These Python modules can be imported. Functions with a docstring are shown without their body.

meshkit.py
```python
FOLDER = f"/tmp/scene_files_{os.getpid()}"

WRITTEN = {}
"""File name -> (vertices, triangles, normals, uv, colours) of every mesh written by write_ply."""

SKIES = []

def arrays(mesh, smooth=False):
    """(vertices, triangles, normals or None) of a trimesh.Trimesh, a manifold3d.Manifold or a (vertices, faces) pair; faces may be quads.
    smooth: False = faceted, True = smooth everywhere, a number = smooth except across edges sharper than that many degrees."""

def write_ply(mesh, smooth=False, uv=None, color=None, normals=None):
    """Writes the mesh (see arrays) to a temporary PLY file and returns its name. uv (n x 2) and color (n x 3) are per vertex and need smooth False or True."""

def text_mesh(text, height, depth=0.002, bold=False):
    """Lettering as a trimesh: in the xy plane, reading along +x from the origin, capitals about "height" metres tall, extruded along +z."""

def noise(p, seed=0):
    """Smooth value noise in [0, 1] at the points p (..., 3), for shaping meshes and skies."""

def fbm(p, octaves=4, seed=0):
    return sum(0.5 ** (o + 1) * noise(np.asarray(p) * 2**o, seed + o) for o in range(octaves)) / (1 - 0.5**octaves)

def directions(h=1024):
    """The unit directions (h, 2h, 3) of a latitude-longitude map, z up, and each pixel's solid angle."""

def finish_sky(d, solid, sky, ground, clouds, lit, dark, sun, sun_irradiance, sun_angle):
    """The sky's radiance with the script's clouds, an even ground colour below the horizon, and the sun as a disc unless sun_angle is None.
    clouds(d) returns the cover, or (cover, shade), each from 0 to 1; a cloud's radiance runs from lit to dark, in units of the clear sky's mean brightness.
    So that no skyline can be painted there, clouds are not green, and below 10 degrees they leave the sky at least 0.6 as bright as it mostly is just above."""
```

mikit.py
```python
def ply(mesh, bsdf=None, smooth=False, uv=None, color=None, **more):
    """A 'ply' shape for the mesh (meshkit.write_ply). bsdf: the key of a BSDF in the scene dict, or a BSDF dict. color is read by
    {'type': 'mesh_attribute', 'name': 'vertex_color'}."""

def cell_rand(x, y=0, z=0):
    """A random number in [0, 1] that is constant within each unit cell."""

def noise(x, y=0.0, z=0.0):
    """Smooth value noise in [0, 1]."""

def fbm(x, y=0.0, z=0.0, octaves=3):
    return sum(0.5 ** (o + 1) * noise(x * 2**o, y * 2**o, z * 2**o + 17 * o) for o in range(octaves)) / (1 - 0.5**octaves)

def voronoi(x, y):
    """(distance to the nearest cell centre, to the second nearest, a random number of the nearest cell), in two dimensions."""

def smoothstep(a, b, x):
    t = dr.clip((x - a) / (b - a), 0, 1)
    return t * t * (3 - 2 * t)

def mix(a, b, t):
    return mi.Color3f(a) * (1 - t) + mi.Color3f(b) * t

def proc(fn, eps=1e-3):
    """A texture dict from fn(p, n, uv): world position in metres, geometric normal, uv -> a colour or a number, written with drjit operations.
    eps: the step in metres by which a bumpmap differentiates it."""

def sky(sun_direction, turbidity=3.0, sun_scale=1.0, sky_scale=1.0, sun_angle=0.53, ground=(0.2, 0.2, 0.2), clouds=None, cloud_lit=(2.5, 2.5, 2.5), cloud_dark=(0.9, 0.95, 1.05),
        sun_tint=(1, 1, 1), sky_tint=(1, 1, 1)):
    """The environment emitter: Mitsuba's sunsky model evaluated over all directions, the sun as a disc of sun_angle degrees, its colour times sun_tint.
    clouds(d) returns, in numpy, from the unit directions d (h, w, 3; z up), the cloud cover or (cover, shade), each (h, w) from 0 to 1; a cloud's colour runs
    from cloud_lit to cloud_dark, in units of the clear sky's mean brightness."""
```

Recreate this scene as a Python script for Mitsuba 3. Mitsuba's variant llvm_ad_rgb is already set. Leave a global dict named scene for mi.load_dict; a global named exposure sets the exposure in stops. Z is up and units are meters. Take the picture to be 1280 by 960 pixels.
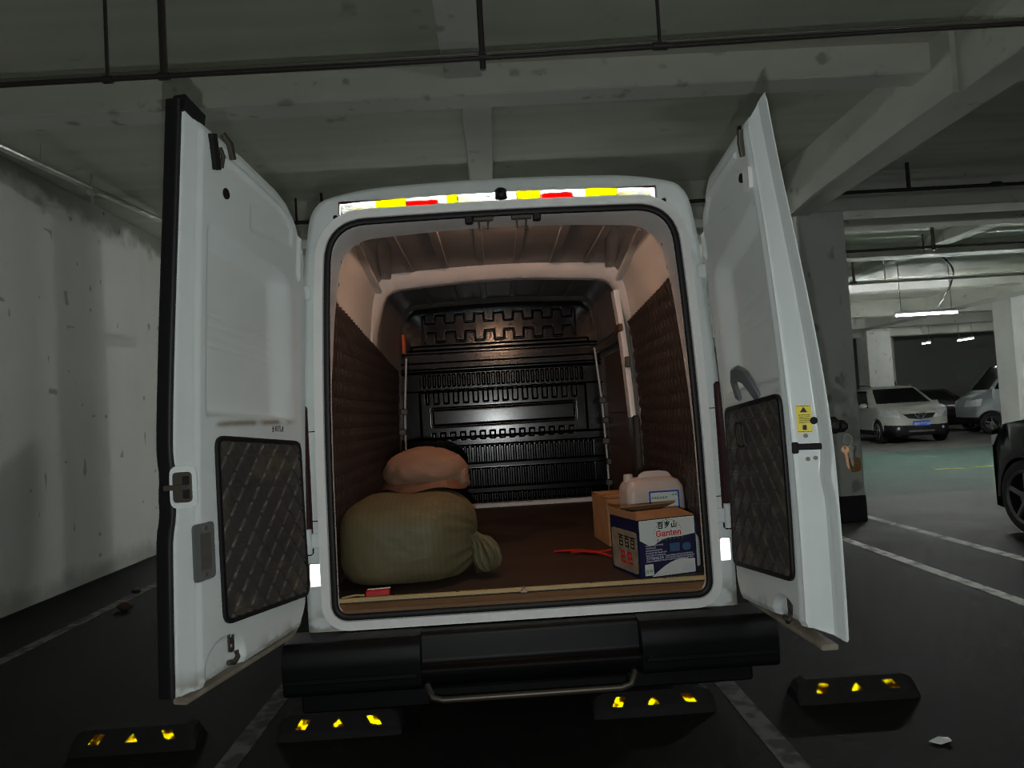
import math, random
import numpy as np, trimesh, mitsuba as mi, drjit as dr, manifold3d as m3
import mikit, meshkit
from scipy.ndimage import gaussian_filter
from shapely.geometry import Polygon, Point
from mikit import proc, noise, fbm, cell_rand, smoothstep, mix

random.seed(7)
T = mi.ScalarTransform4f
pi = math.pi
scene, labels = {}, {}

# ------------------------------------------------------------------ camera and lights
CAM = np.array([-0.07, -3.15, 1.42])
FWD = np.array([0.02371584, 0.99887018, 0.04118149]); UP = np.array([0.0583139, -0.04250511, 0.997393])
scene['camera'] = {'type': 'perspective', 'fov': 68.498, 'fov_axis': 'x', 'near_clip': 0.05, 'far_clip': 200.0,
                   'to_world': T().look_at(origin=CAM.tolist(), target=(CAM + FWD).tolist(), up=UP.tolist())}
exposure = 0.0
# the photographer's torch / flash, a hand's breadth under the lens
scene['flash'] = {'type': 'spot', 'intensity': {'type': 'rgb', 'value': [7.0, 7.3, 7.15]}, 'cutoff_angle': 75, 'beam_width': 50, 'sampling_weight': 8.0,
                  'to_world': T().look_at(origin=[-0.07, -3.12, 1.29], target=[-0.02, 0.0, 1.42], up=[0, 0, 1])}
TUBE_RADIANCE = [300.0, 312.0, 300.0]
DOME_RADIANCE = [330.0, 184.0, 118.0]

# ------------------------------------------------------------------ helpers
def srgb(r, g, b):
    c = np.array([r, g, b]) / 255.0
    return [float(x) for x in np.where(c < 0.04045, c / 12.92, ((c + 0.055) / 1.055) ** 2.4)]

def rgb(c): return {'type': 'rgb', 'value': list(map(float, c))}

def mat(key, base, rough=0.5, metallic=0.0, clearcoat=0.0, spec=0.5, bump=None, **more):
    b = {'type': 'principled', 'base_color': rgb(base) if isinstance(base, (list, tuple)) else base, 'roughness': rough if isinstance(rough, (int, float)) else rough,
         'metallic': metallic, 'specular': spec, **more}
    if clearcoat: b['clearcoat'] = clearcoat; b['clearcoat_gloss'] = 0.85
    if bump: b = {'type': 'bumpmap', 'bump': bump[0], 'scale': bump[1], 'nested': b}
    scene[key] = {'type': 'twosided', 'bsdf': b}
    return key

def put(key, mesh, m, smooth=False, label=None, cat=None, group=None, kind=None, **more):
    scene[key] = mikit.ply(mesh, m, smooth, **more)
    tag(key, label, cat, group, kind)
    return key

def tag(key, label=None, cat=None, group=None, kind=None):
    d = {k: v for k, v in dict(label=label, category=cat, group=group, kind=kind).items() if v}
    if d: labels[key] = d

COUNT = {}
def num(base):
    n = COUNT.get(base, 0); COUNT[base] = n + 1
    return base if n == 0 else '%s_%03d' % (base, n)

def cat_(ms): return trimesh.util.concatenate([m for m in ms if m is not None])

def box(c, s, b=0.0, R=None):
    """a box with centre c and size s; its edges chamfered by b"""
    c, h = np.asarray(c, float), np.asarray(s, float) / 2
    if b <= 0:
        m = trimesh.creation.box(extents=2 * h)
    else:
        b = min(b, 0.98 * h.min())
        p = []
        for sx in (-1, 1):
            for sy in (-1, 1):
                for sz in (-1, 1):
                    q = np.array([sx, sy, sz]) * h
                    for k in range(3):
                        e = np.array([sx, sy, sz]) * b; e[k] = 0
                        p.append(q - e)
        m = trimesh.convex.convex_hull(np.array(p))
    if R is not None: m.vertices = m.vertices @ np.asarray(R).T
    m.apply_translation(c)
    return m

def rotz(a):
    c, s = math.cos(a), math.sin(a); return np.array([[c, -s, 0], [s, c, 0], [0, 0, 1.0]])
def rotx(a):
    c, s = math.cos(a), math.sin(a); return np.array([[1, 0, 0], [0, c, -s], [0, s, c]])
def roty(a):
    c, s = math.cos(a), math.sin(a); return np.array([[c, 0, s], [0, 1, 0], [-s, 0, c]])

def grid_faces(n, m, wrap_m=False, wrap_n=False):
    i, j = np.meshgrid(np.arange(n if wrap_n else n - 1), np.arange(m if wrap_m else m - 1), indexing='ij')
    i, j = i.ravel(), j.ravel(); i2, j2 = (i + 1) % n, (j + 1) % m
    a, b, c, d = i * m + j, i * m + j2, i2 * m + j2, i2 * m + j
    return np.vstack([np.stack([a, b, c], 1), np.stack([a, c, d], 1)])

def surf(P, wrap_m=False, wrap_n=False):
    n, m = P.shape[:2]
    return trimesh.Trimesh(P.reshape(-1, 3), grid_faces(n, m, wrap_m, wrap_n), process=False)

def sweep(path, section, closed=False, caps=True, up=(0, 0, 1)):
    """section (k,2) carried along path (n,3)"""
    p = np.asarray(path, float); n = len(p)
    if closed: t = np.roll(p, -1, 0) - np.roll(p, 1, 0)
    else: t = np.gradient(p, axis=0)
    t /= np.linalg.norm(t, axis=1, keepdims=True) + 1e-12
    up = np.asarray(up, float)
    if np.abs(t @ up).max() > 0.999: up = np.array([1.0, 0.3, 0]) / np.linalg.norm([1.0, 0.3, 0])
    a = np.cross(t, up); a /= np.linalg.norm(a, axis=1, keepdims=True) + 1e-12
    b = np.cross(a, t)
    sec = np.asarray(section, float)
    P = p[:, None] + a[:, None] * sec[None, :, :1] + b[:, None] * sec[None, :, 1:2]
    m = surf(P, True, closed)
    if caps and not closed:
        k = len(sec); v = np.vstack([m.vertices, p[:1], p[-1:]])
        j = np.arange(k); j2 = (j + 1) % k
        f = np.vstack([m.faces, np.stack([j2, j, j * 0 + len(v) - 2], 1), np.stack([(n - 1) * k + j, (n - 1) * k + j2, j * 0 + len(v) - 1], 1)])
        m = trimesh.Trimesh(v, f, process=False)
    return m

def circ(r, n=8): a = np.arange(n) * 2 * pi / n; return np.stack([r * np.cos(a), r * np.sin(a)], 1)
def tube(path, r, n=8, **k): return sweep(path, circ(r, n), **k)

def lathe(profile, n=24, axis='z', c=(0, 0, 0)):
    """profile (r, h)"""
    p = np.asarray(profile, float); a = np.arange(n) * 2 * pi / n
    P = np.stack([p[:, None, 0] * np.cos(a), p[:, None, 0] * np.sin(a), p[:, None, 1] + 0 * a], -1)
    m = surf(P, True)
    if axis == 'y': m.vertices = m.vertices @ rotx(-pi / 2).T
    if axis == 'x': m.vertices = m.vertices @ roty(pi / 2).T
    m.apply_translation(c); return m

def prism(poly, d, M=None):
    """2-D polygon extruded by d, then placed by a 4x4 (columns: u, v, w, origin)"""
    g = poly if hasattr(poly, 'exterior') else Polygon(poly)
    if not g.is_valid: g = g.buffer(0)
    m = trimesh.creation.extrude_polygon(g, d, engine='earcut')
    if M is not None: m.apply_transform(M)
    return m

def frame(o, u, v):
    u, v = np.asarray(u, float), np.asarray(v, float); u = u / np.linalg.norm(u); v = v - (v @ u) * u; v /= np.linalg.norm(v)
    M = np.eye(4); M[:3, 0], M[:3, 1], M[:3, 2], M[:3, 3] = u, v, np.cross(u, v), o
    return M

def text(s, h, o, u, v, depth=0.0012, bold=False, width=None, centre=False):
    m = meshkit.text_mesh(s, h, depth, bold)
    ext = m.bounds[1] - m.bounds[0]
    if width: m.apply_scale([width / ext[0], 1, 1]); ext[0] = width
    if centre: m.apply_translation([-(m.bounds[0][0] + m.bounds[1][0]) / 2, 0, 0])
    m.apply_transform(frame(o, u, v)); return m

def roundpoly(pts, r, n=6):
    pts = np.asarray(pts, float); k = len(pts); r = np.broadcast_to(r, k); out = []
    for i in range(k):
        a, p, b = pts[i - 1], pts[i], pts[(i + 1) % k]
        if r[i] <= 0: out.append(p); continue
        la, lb = np.linalg.norm(a - p), np.linalg.norm(b - p)
        q = min(r[i], 0.49 * la, 0.49 * lb)
        s, e = p + (a - p) / la * q, p + (b - p) / lb * q
        for t in np.linspace(0, 1, n): out.append((1 - t) ** 2 * s + 2 * t * (1 - t) * p + t * t * e)
    return np.array(out)

def rrect(w, h, r, n=5, c=(0, 0)):
    return roundpoly([[c[0] - w / 2, c[1] - h / 2], [c[0] + w / 2, c[1] - h / 2], [c[0] + w / 2, c[1] + h / 2], [c[0] - w / 2, c[1] + h / 2]], r, n)

def sym(half):
    """half profile from the bottom centre round the right side to the top centre -> closed polygon (counterclockwise in x,z)"""
    h = np.asarray(half, float); return np.vstack([h, (h * [-1, 1])[::-1][1:-1]])

def grow(poly, e):
    g = Polygon(poly).buffer(e, join_style=1); return np.asarray(g.exterior.coords)[:-1]

CEN = np.array([0.0, 1.45])
def star(poly, th):
    """radial sampling about CEN at the angles th -> (n,2)"""
    a = np.asarray(poly, float) - CEN; b = np.roll(a, -1, 0); d = np.stack([np.cos(th), np.sin(th)], 1)
    e = b - a
    den = d[:, None, 0] * e[None, :, 1] - d[:, None, 1] * e[None, :, 0]
    den = np.where(np.abs(den) < 1e-12, 1e-12, den)
    t = (a[None, :, 0] * e[None, :, 1] - a[None, :, 1] * e[None, :, 0]) / den
    s = (a[None, :, 0] * d[:, None, 1] - a[None, :, 1] * d[:, None, 0]) / den
    t = np.where((s >= -1e-6) & (s <= 1 + 1e-6) & (t > 0), t, -1).max(1)
    return CEN + d * t[:, None]

def loops(specs, extra=0):
    """loft through (poly, y) in order"""
    th = [np.linspace(0, 2 * pi, 241)[:-1]]
    for p, _ in specs:
        q = np.asarray(p) - CEN; th.append(np.arctan2(q[:, 1], q[:, 0]) % (2 * pi))
    th = np.unique(np.round(np.concatenate(th), 4))
    P = np.array([np.insert(star(p, th), 1, y, axis=1) for p, y in specs])
    return surf(P, True)

def M3(m): 
    return m3.Manifold(m3.Mesh(np.asarray(m.vertices, np.float32), np.asarray(m.faces, np.uint32)))

def sstep(a, b, x):
    t = np.clip((np.asarray(x, float) - a) / (b - a), 0, 1); return t * t * (3 - 2 * t)

# retroreflective sheeting: real corner cubes (three mutually square faces), mirror-coated
def corner_cubes(poly, cell, M):
    """fills the 2-D polygon with corner cubes; u, v in the plane, w out of it towards the viewer"""
    g = Polygon(poly); x0, y0, x1, y1 = g.bounds; h = cell * math.sqrt(3) / 2; dep = cell / math.sqrt(6)
    nr, nc = int((y1 - y0) / h) + 2, int((x1 - x0) / cell) + 3
    r, c = np.meshgrid(np.arange(nr), np.arange(-1, nc), indexing='ij'); r, c = r.ravel(), c.ravel()
    X = x0 + (c + 0.5 * (r % 2)) * cell; Y = y0 - 0.2 * h + r * h
    up = np.stack([np.stack([X, Y], 1), np.stack([X + cell, Y], 1), np.stack([X + cell / 2, Y + h], 1)], 1)
    dn = np.stack([np.stack([X + cell / 2, Y + h], 1), np.stack([X + cell, Y], 1), np.stack([X + 1.5 * cell, Y + h], 1)], 1)
    t = np.vstack([up, dn]); ce = t.mean(1)
    import shapely
    t = t[shapely.contains_xy(g, ce[:, 0], ce[:, 1])]; ce = t.mean(1); n = len(t)
    v = np.concatenate([np.concatenate([t, np.zeros((n, 3, 1))], 2), np.concatenate([ce, np.full((n, 1), -dep)], 1)[:, None]], 1).reshape(-1, 3)
    b = np.arange(n)[:, None] * 4
    f = np.concatenate([b + [0, 1, 3], b + [1, 2, 3], b + [2, 0, 3]])
    m = trimesh.Trimesh(v, f, process=False); m.apply_transform(M); return m

# ------------------------------------------------------------------ materials
def stain(p, s, lo, hi): return smoothstep(lo, hi, fbm(p.x * s, p.y * s, p.z * s, 4))

def f_floor(p, n, uv):
    a = fbm(p.x * 1.3, p.y * 1.3, 3.0, 4); b = noise(p.x * 60, p.y * 60); c = fbm(p.x * 9, p.y * 9, 1.0, 3)
    asp = mix(srgb(20, 19, 18), srgb(30, 29, 28), a) * (0.72 + 0.3 * b + 0.25 * c)
    conc = mix(srgb(84, 83, 81), srgb(104, 103, 100), a) * (0.85 + 0.2 * c)
    t = smoothstep(3.6, 5.6, p.y + 1.6 * (a - 0.5)) * smoothstep(2.2, 3.2, p.x)
    col = mix(asp, conc, t)
    green = mix(srgb(54, 72, 66), srgb(68, 86, 79), a) * (0.8 + 0.3 * c)
    g = smoothstep(7.1, 7.35, p.y + 0.25 * (c - 0.5)) * (1 - smoothstep(14.6, 14.9, p.y + 0.2 * (c - 0.5)))
    g *= 0.7 + 0.3 * smoothstep(0.3, 0.6, c)
    return mix(col, green, g)
mat('asphalt', proc(f_floor), 0.75, spec=0.14, bump=(proc(lambda p, n, uv: noise(p.x * 90, p.y * 90) + 0.6 * noise(p.x * 210, p.y * 210), 2e-3), 0.0012))

def f_wall(p, n, uv):
    a = fbm(p.y * 0.7, p.z * 0.7, p.x, 4); d = fbm(p.y * 5, p.z * 5, 2.0, 4)
    c = mix(srgb(216, 217, 212), srgb(230, 231, 226), a)
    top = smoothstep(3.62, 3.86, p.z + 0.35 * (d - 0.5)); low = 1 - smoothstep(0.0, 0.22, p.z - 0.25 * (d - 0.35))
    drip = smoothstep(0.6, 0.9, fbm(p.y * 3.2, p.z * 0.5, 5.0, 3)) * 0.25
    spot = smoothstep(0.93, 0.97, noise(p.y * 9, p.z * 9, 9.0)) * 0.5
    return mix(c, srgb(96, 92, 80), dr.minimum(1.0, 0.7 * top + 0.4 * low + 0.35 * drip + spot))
mat('plaster', proc(f_wall), 0.85, spec=0.2, bump=(proc(lambda p, n, uv: fbm(p.y * 6, p.z * 6, p.x * 6, 3), 4e-3), 0.006))

def f_ceil(p, n, uv):
    a = fbm(p.x * 0.8, p.y * 0.8, p.z, 4); b = fbm(p.x * 5, p.y * 5, p.z * 5, 4)
    board = noise(p.x * 0.6, p.y * 11.0, 0.0)
    c = mix(srgb(166, 168, 156), srgb(194, 194, 182), a * 0.7 + 0.3 * board)
    stains = smoothstep(0.68, 0.82, b) * 0.4 + smoothstep(0.62, 0.78, fbm(p.x * 0.5, p.y * 1.6, 8.0, 3)) * 0.3
    return mix(c, srgb(82, 80, 64), dr.minimum(1.0, stains))
mat('slab_concrete', proc(f_ceil), 0.9, spec=0.15)
def f_beam(p, n, uv):
    a = fbm(p.x * 0.9, p.y * 0.9, p.z * 2, 4); b = fbm(p.x * 7, p.y * 7, p.z * 7, 4)
    c = mix(srgb(172, 173, 164), srgb(202, 203, 194), a)
    return mix(c, srgb(96, 92, 76), smoothstep(0.66, 0.82, b) * 0.5)
mat('beam_concrete', proc(f_beam), 0.88, spec=0.15)
def f_pil(p, n, uv):
    a = fbm(p.x * 2, p.y * 2, p.z * 1.2, 4); b = fbm(p.x * 9, p.y * 9, p.z * 5, 3)
    return mix(mix(srgb(192, 194, 190), srgb(210, 212, 207), a), srgb(120, 118, 112), smoothstep(0.62, 0.8, b) * 0.6)
mat('pillar_paint', proc(f_pil), 0.75, spec=0.25)
mat('pillar_white', proc(lambda p, n, uv: mix(srgb(206, 208, 202), srgb(226, 228, 222), fbm(p.x * 2, p.y * 2, p.z * 1.2, 4))), 0.75, spec=0.25)
mat('black_band', srgb(24, 24, 26), 0.6)
def f_line(p, n, uv):
    w = smoothstep(0.34, 0.62, fbm(p.x * 14, p.y * 14, 4.0, 4))
    return mix(srgb(44, 43, 41), srgb(84, 82, 78), w)
mat('line_paint', proc(f_line), 0.75)
mat('line_white', proc(lambda p, n, uv: mix(srgb(120, 120, 116), srgb(205, 205, 200), smoothstep(0.25, 0.5, fbm(p.x * 14, p.y * 14, 4.0, 3)))), 0.7)
mat('line_yellow', srgb(190, 170, 50), 0.7)
mat('pipe_dark', srgb(38, 34, 32), 0.6)
mat('pipe_grey', srgb(96, 94, 88), 0.5, metallic=0.3)
mat('pipe_steel', srgb(190, 190, 184), 0.35, metallic=0.7)
mat('cable_black', srgb(22, 22, 22), 0.6)

def f_van(p, n, uv):
    g = fbm(p.x * 6, p.y * 6, p.z * 6, 4)
    c = mix(srgb(206, 214, 213), srgb(214, 220, 219), g)
    dirt = smoothstep(0.70, 0.60, p.z + 0.12 * (g - 0.5)) * smoothstep(0.35, 0.6, fbm(p.x * 18, p.y * 18, p.z * 18, 3))
    rust = dr.exp(-dr.square((p.z - 1.447 - 0.012 * (g - 0.5)) / 0.011)) * smoothstep(-0.10, -0.2, p.y) * smoothstep(-0.70, -0.66, p.y) * smoothstep(0.35, 0.6, fbm(p.x * 9, p.y * 9, p.z * 9, 3))
    patch = dr.exp(-dr.square((p.z - 1.47) / 0.05)) * smoothstep(-0.30, -0.05, p.y) * smoothstep(0.86, 0.87, p.x) * smoothstep(0.35, 0.65, g)
    c = mix(c, srgb(104, 84, 52), dr.minimum(1.0, 0.75 * rust + 0.5 * patch))
    return mix(c, srgb(112, 96, 72), 0.65 * dirt)
mat('van_paint', proc(f_van), 0.5, clearcoat=0.35, spec=0.3)
mat('van_inside', srgb(226, 226, 224), 0.4, clearcoat=0.5)
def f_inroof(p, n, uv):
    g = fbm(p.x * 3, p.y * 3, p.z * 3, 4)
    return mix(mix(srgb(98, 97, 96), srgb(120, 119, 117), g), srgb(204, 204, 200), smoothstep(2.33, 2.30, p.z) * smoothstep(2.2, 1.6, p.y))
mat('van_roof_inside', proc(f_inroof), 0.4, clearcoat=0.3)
mat('seal_rubber', srgb(16, 16, 17), 0.55, spec=0.4)
mat('black_plastic', proc(lambda p, n, uv: mix(srgb(6, 7, 8), srgb(11, 12, 13), fbm(p.x * 5, p.y * 5, p.z * 5, 3))), 0.5, spec=0.22)
mat('bulkhead_black', srgb(9, 10, 14), 0.175, spec=0.6)
def f_lining(p, n, uv):
    g = fbm(p.x * 2.5, p.y * 2.5, p.z * 2.5, 4)
    return mix(srgb(52, 46, 43), srgb(66, 58, 54), g)
mat('lining_brown', proc(f_lining), 0.33, metallic=0.25, spec=0.7)
def f_tread(p, n, uv):
    g = fbm(p.x * 4, p.y * 4, p.z * 4, 4); d = smoothstep(0.55, 0.75, fbm(p.x * 11, p.y * 11, p.z * 11, 3))
    return mix(mix(srgb(62, 60, 58), srgb(82, 80, 77), g), srgb(110, 104, 84), 0.4 * d)
mat('tread_metal', proc(f_tread), 0.44, metallic=0.35, spec=0.5)
def f_ply(p, n, uv):
    g = fbm(p.x * 1.5, p.y * 5, 1.0, 4); s = smoothstep(0.5, 0.7, fbm(p.x * 3.2, p.y * 2.6, 6.0, 4))
    return mix(mix(srgb(54, 43, 35), srgb(66, 54, 44), g), srgb(36, 29, 24), 0.75 * s)
mat('floor_board', proc(f_ply), 0.6, spec=0.3)
mat('batten_wood', proc(lambda p, n, uv: mix(srgb(168, 148, 104), srgb(190, 170, 126), fbm(p.x * 3, p.y * 40, p.z * 40, 3))), 0.6)
mat('board_edge', proc(lambda p, n, uv: mix(srgb(96, 74, 52), srgb(124, 98, 70), fbm(p.x * 3, p.y * 40, p.z * 60, 3))), 0.7)
mat('sill_grime', proc(lambda p, n, uv: mix(srgb(92, 82, 66), srgb(150, 144, 130), fbm(p.x * 20, p.y * 20, p.z * 20, 3))), 0.7)
mat('dark_hole', srgb(8, 8, 8), 0.8)
mat('grey_plastic', srgb(98, 102, 104), 0.5)
mat('steel', srgb(176, 172, 164), 0.35, metallic=0.9)
mat('steel_dark', srgb(92, 86, 78), 0.45, metallic=0.7)
mat('brass', srgb(112, 80, 48), 0.4, metallic=0.6)
mat('yellow_label', srgb(226, 208, 40), 0.45)
mat('ink_black', srgb(20, 20, 20), 0.6)
mat('ink_green', srgb(60, 120, 90), 0.6)
mat('print_white', srgb(222, 224, 222), 0.5)
mat('red_lens_dark', srgb(44, 9, 12), 0.25, clearcoat=0.6)
mat('red_plastic', srgb(186, 36, 32), 0.4)
mat('orange_lens', srgb(230, 96, 40), 0.3)
mat('blue_plastic', srgb(30, 84, 178), 0.4)
for k, c in (('retro_white', (0.95, 0.95, 0.95)), ('retro_yellow', (1.0, 0.80, 0.04)), ('retro_red', (0.9, 0.05, 0.02))):
    scene[k] = {'type': 'twosided', 'bsdf': {'type': 'roughconductor', 'alpha': 0.036, 'material': 'none', 'specular_reflectance': rgb(c)}}
def f_rl(p, n, uv):
    c = cell_rand(p.x * 150, p.z * 150, 1.0); h = smoothstep(.45, .55, noise(p.x * 22, 3.0, 1.0))
    return mix(mix((.66, .62, .46), (.95, .93, .74), c), mix((.50, .50, .47), (.86, .86, .82), c), h)
scene['retro_lens'] = {'type': 'twosided', 'bsdf': {'type': 'roughconductor', 'alpha': 0.05, 'material': 'none', 'specular_reflectance': proc(f_rl)}}
def f_lensclear(p, n, uv):
    c = cell_rand(p.x * 160, p.z * 160, 1.0)
    return mix(srgb(120, 112, 70), srgb(235, 228, 190), c)
mat('lens_clear', proc(f_lensclear), 0.25, clearcoat=0.5)
def f_lensred(p, n, uv):
    c = cell_rand(p.x * 160, p.z * 160, 2.0)
    return mix(srgb(170, 20, 12), srgb(255, 50, 20), c)
mat('lens_red', proc(f_lensred), 0.25, clearcoat=0.5)
scene['tube_glow'] = {'type': 'diffuse', 'reflectance': rgb((0.8, 0.8, 0.8))}

# ------------------------------------------------------------------ the garage
X0, X1, Y0, Y1, HC = -4.24, 27.0, -9.0, 31.0, 3.94
put('floor', box(((X0 - 6 + X1) / 2, (Y0 + Y1) / 2, -0.1), (X1 - X0 + 6, Y1 - Y0, 0.2)), 'asphalt', kind='structure', label='dark asphalt garage floor with a green painted driving lane')
put('ceiling', box(((X0 - 6 + X1) / 2, (Y0 + Y1) / 2, HC + 0.1), (X1 - X0 + 6, Y1 - Y0, 0.2)), 'slab_concrete', kind='structure', label='board-marked concrete garage ceiling with beams')
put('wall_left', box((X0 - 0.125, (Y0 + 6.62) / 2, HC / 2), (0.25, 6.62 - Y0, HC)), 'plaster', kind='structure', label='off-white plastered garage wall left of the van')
put('wall_back', box(((X0 + X1) / 2, Y0 - 0.1, HC / 2), (X1 - X0 + 6, 0.2, HC)), 'pillar_paint', kind='structure')
mat('far_wall_paint', srgb(150, 152, 148), 0.85)
put('wall_front', box(((X0 + X1) / 2, Y1 + 0.1, HC / 2), (X1 - X0 + 6, 0.2, HC)), 'far_wall_paint', kind='structure')
put('wall_right', box((X1 + 0.1, (Y0 + Y1) / 2, HC / 2), (0.2, Y1 - Y0, HC)), 'pillar_paint', kind='structure')
put('wall_left_far', box((X0 - 5.9, (Y1 + 6.62) / 2, HC / 2), (0.2, Y1 - 6.62, HC)), 'pillar_paint', kind='structure')
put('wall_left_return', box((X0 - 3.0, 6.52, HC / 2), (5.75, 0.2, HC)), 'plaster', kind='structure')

def beam(x0, x1, y0, y1, z0, m='beam_concrete'):
    put(num('ceiling__beam'), box(((x0 + x1) / 2, (y0 + y1) / 2, (z0 + HC + 0.02) / 2), (x1 - x0, y1 - y0, HC + 0.02 - z0), 0.012), m)
# cross beams (along x), then the lengthwise ones
beam(X0, 3.26, 2.13, 2.38, 3.72)
beam(3.62, X1, 2.13, 2.38, 3.72)
beam(-2.5, X1, 5.2, 5.62, 3.50)
beam(-2.5, X1, 6.0, 6.28, 3.50)
for y, z in ((9.3, 3.72), (13.1, 3.66), (16.9, 3.5), (20.4, 3.5), (24.2, 3.5)):
    beam(X0 - 5.8, X1, y, y + 0.4, z)
beam(X0, X1, -4.2, -3.95, 3.72)
beam(-0.30, -0.02, Y0, 2.13, 3.84)
beam(-0.2, 0.04, 2.38, 5.2, 3.82)
beam(3.26, 3.60, Y0, 5.2, 3.47)
beam(3.32, 3.84, 5.62, Y1, 3.44)
beam(7.2, 7.5, 6.28, Y1, 3.78)
beam(11.8, 12.3, 6.28, Y1, 3.5)
# a haunch where the lengthwise beam nears the pillar: deeper face, sloping underside
hp = [(1.9, HC), (5.2, HC), (5.2, 3.36), (4.2, 3.44), (2.4, 3.47), (1.9, 3.47)]
M = np.eye(4); M[:3, 0], M[:3, 1], M[:3, 2], M[:3, 3] = (0, 1, 0), (0, 0, 1), (1, 0, 0), (3.22, 0, 0)
put(num('ceiling__beam'), prism(hp, 0.05, M), 'beam_concrete')

def line(x0, x1, y0, y1, m, name='floor__parking_line'):
    put(num(name), box(((x0 + x1) / 2, (y0 + y1) / 2, 0.0008), (x1 - x0, y1 - y0, 0.0034)), m)
for x, y0, y1, m in ((-1.30, -1.2, 5.0, 'line_paint'), (1.01, -1.2, 5.0, 'line_paint'), (-3.42, -1.2, 5.0, 'line_paint'), (3.30, -0.8, 5.6, 'line_white'), (4.16, 0.6, 5.6, 'line_white'), (-5.6, -1.2, 5.0, 'line_paint')):
    line(x - 0.05, x + 0.05, y0, y1, m)
for x0, x1 in ((-2.0, 0.0), (2.4, 6.05), (7.7, 10.6), (13.0, 16.0)):
    line(x0, x1, 10.12, 10.24, 'line_yellow', 'floor__lane_dash')

def pillar(x, y, w, d, m, label, band=True, h=None):
    k = num('concrete_pillar')
    put(k, box((x, y, (h or HC) / 2), (w, d, (h or HC)), 0.015), m, label=label, cat='pillar')
    if band: put(k + '__base_band', box((x, y, 0.15), (w + 0.012, d + 0.012, 0.30), 0.01), 'black_band')
    return k
pillar(3.73, 5.49, 0.54, 0.56, 'pillar_paint', 'grey square concrete pillar with black base right behind the open right door')
pillar(-2.5, 5.49, 0.5, 0.56, 'pillar_paint', 'grey concrete pillar behind the open left door')
pillar(12.92, 15.1, 0.72, 0.7, 'pillar_white', 'pale concrete pillar at the right edge in front of the white van', False)
pillar(13.98, 24.2, 0.9, 0.8, 'pillar_paint', 'pale concrete pillar standing behind the roof of the white crossover', False)
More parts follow.
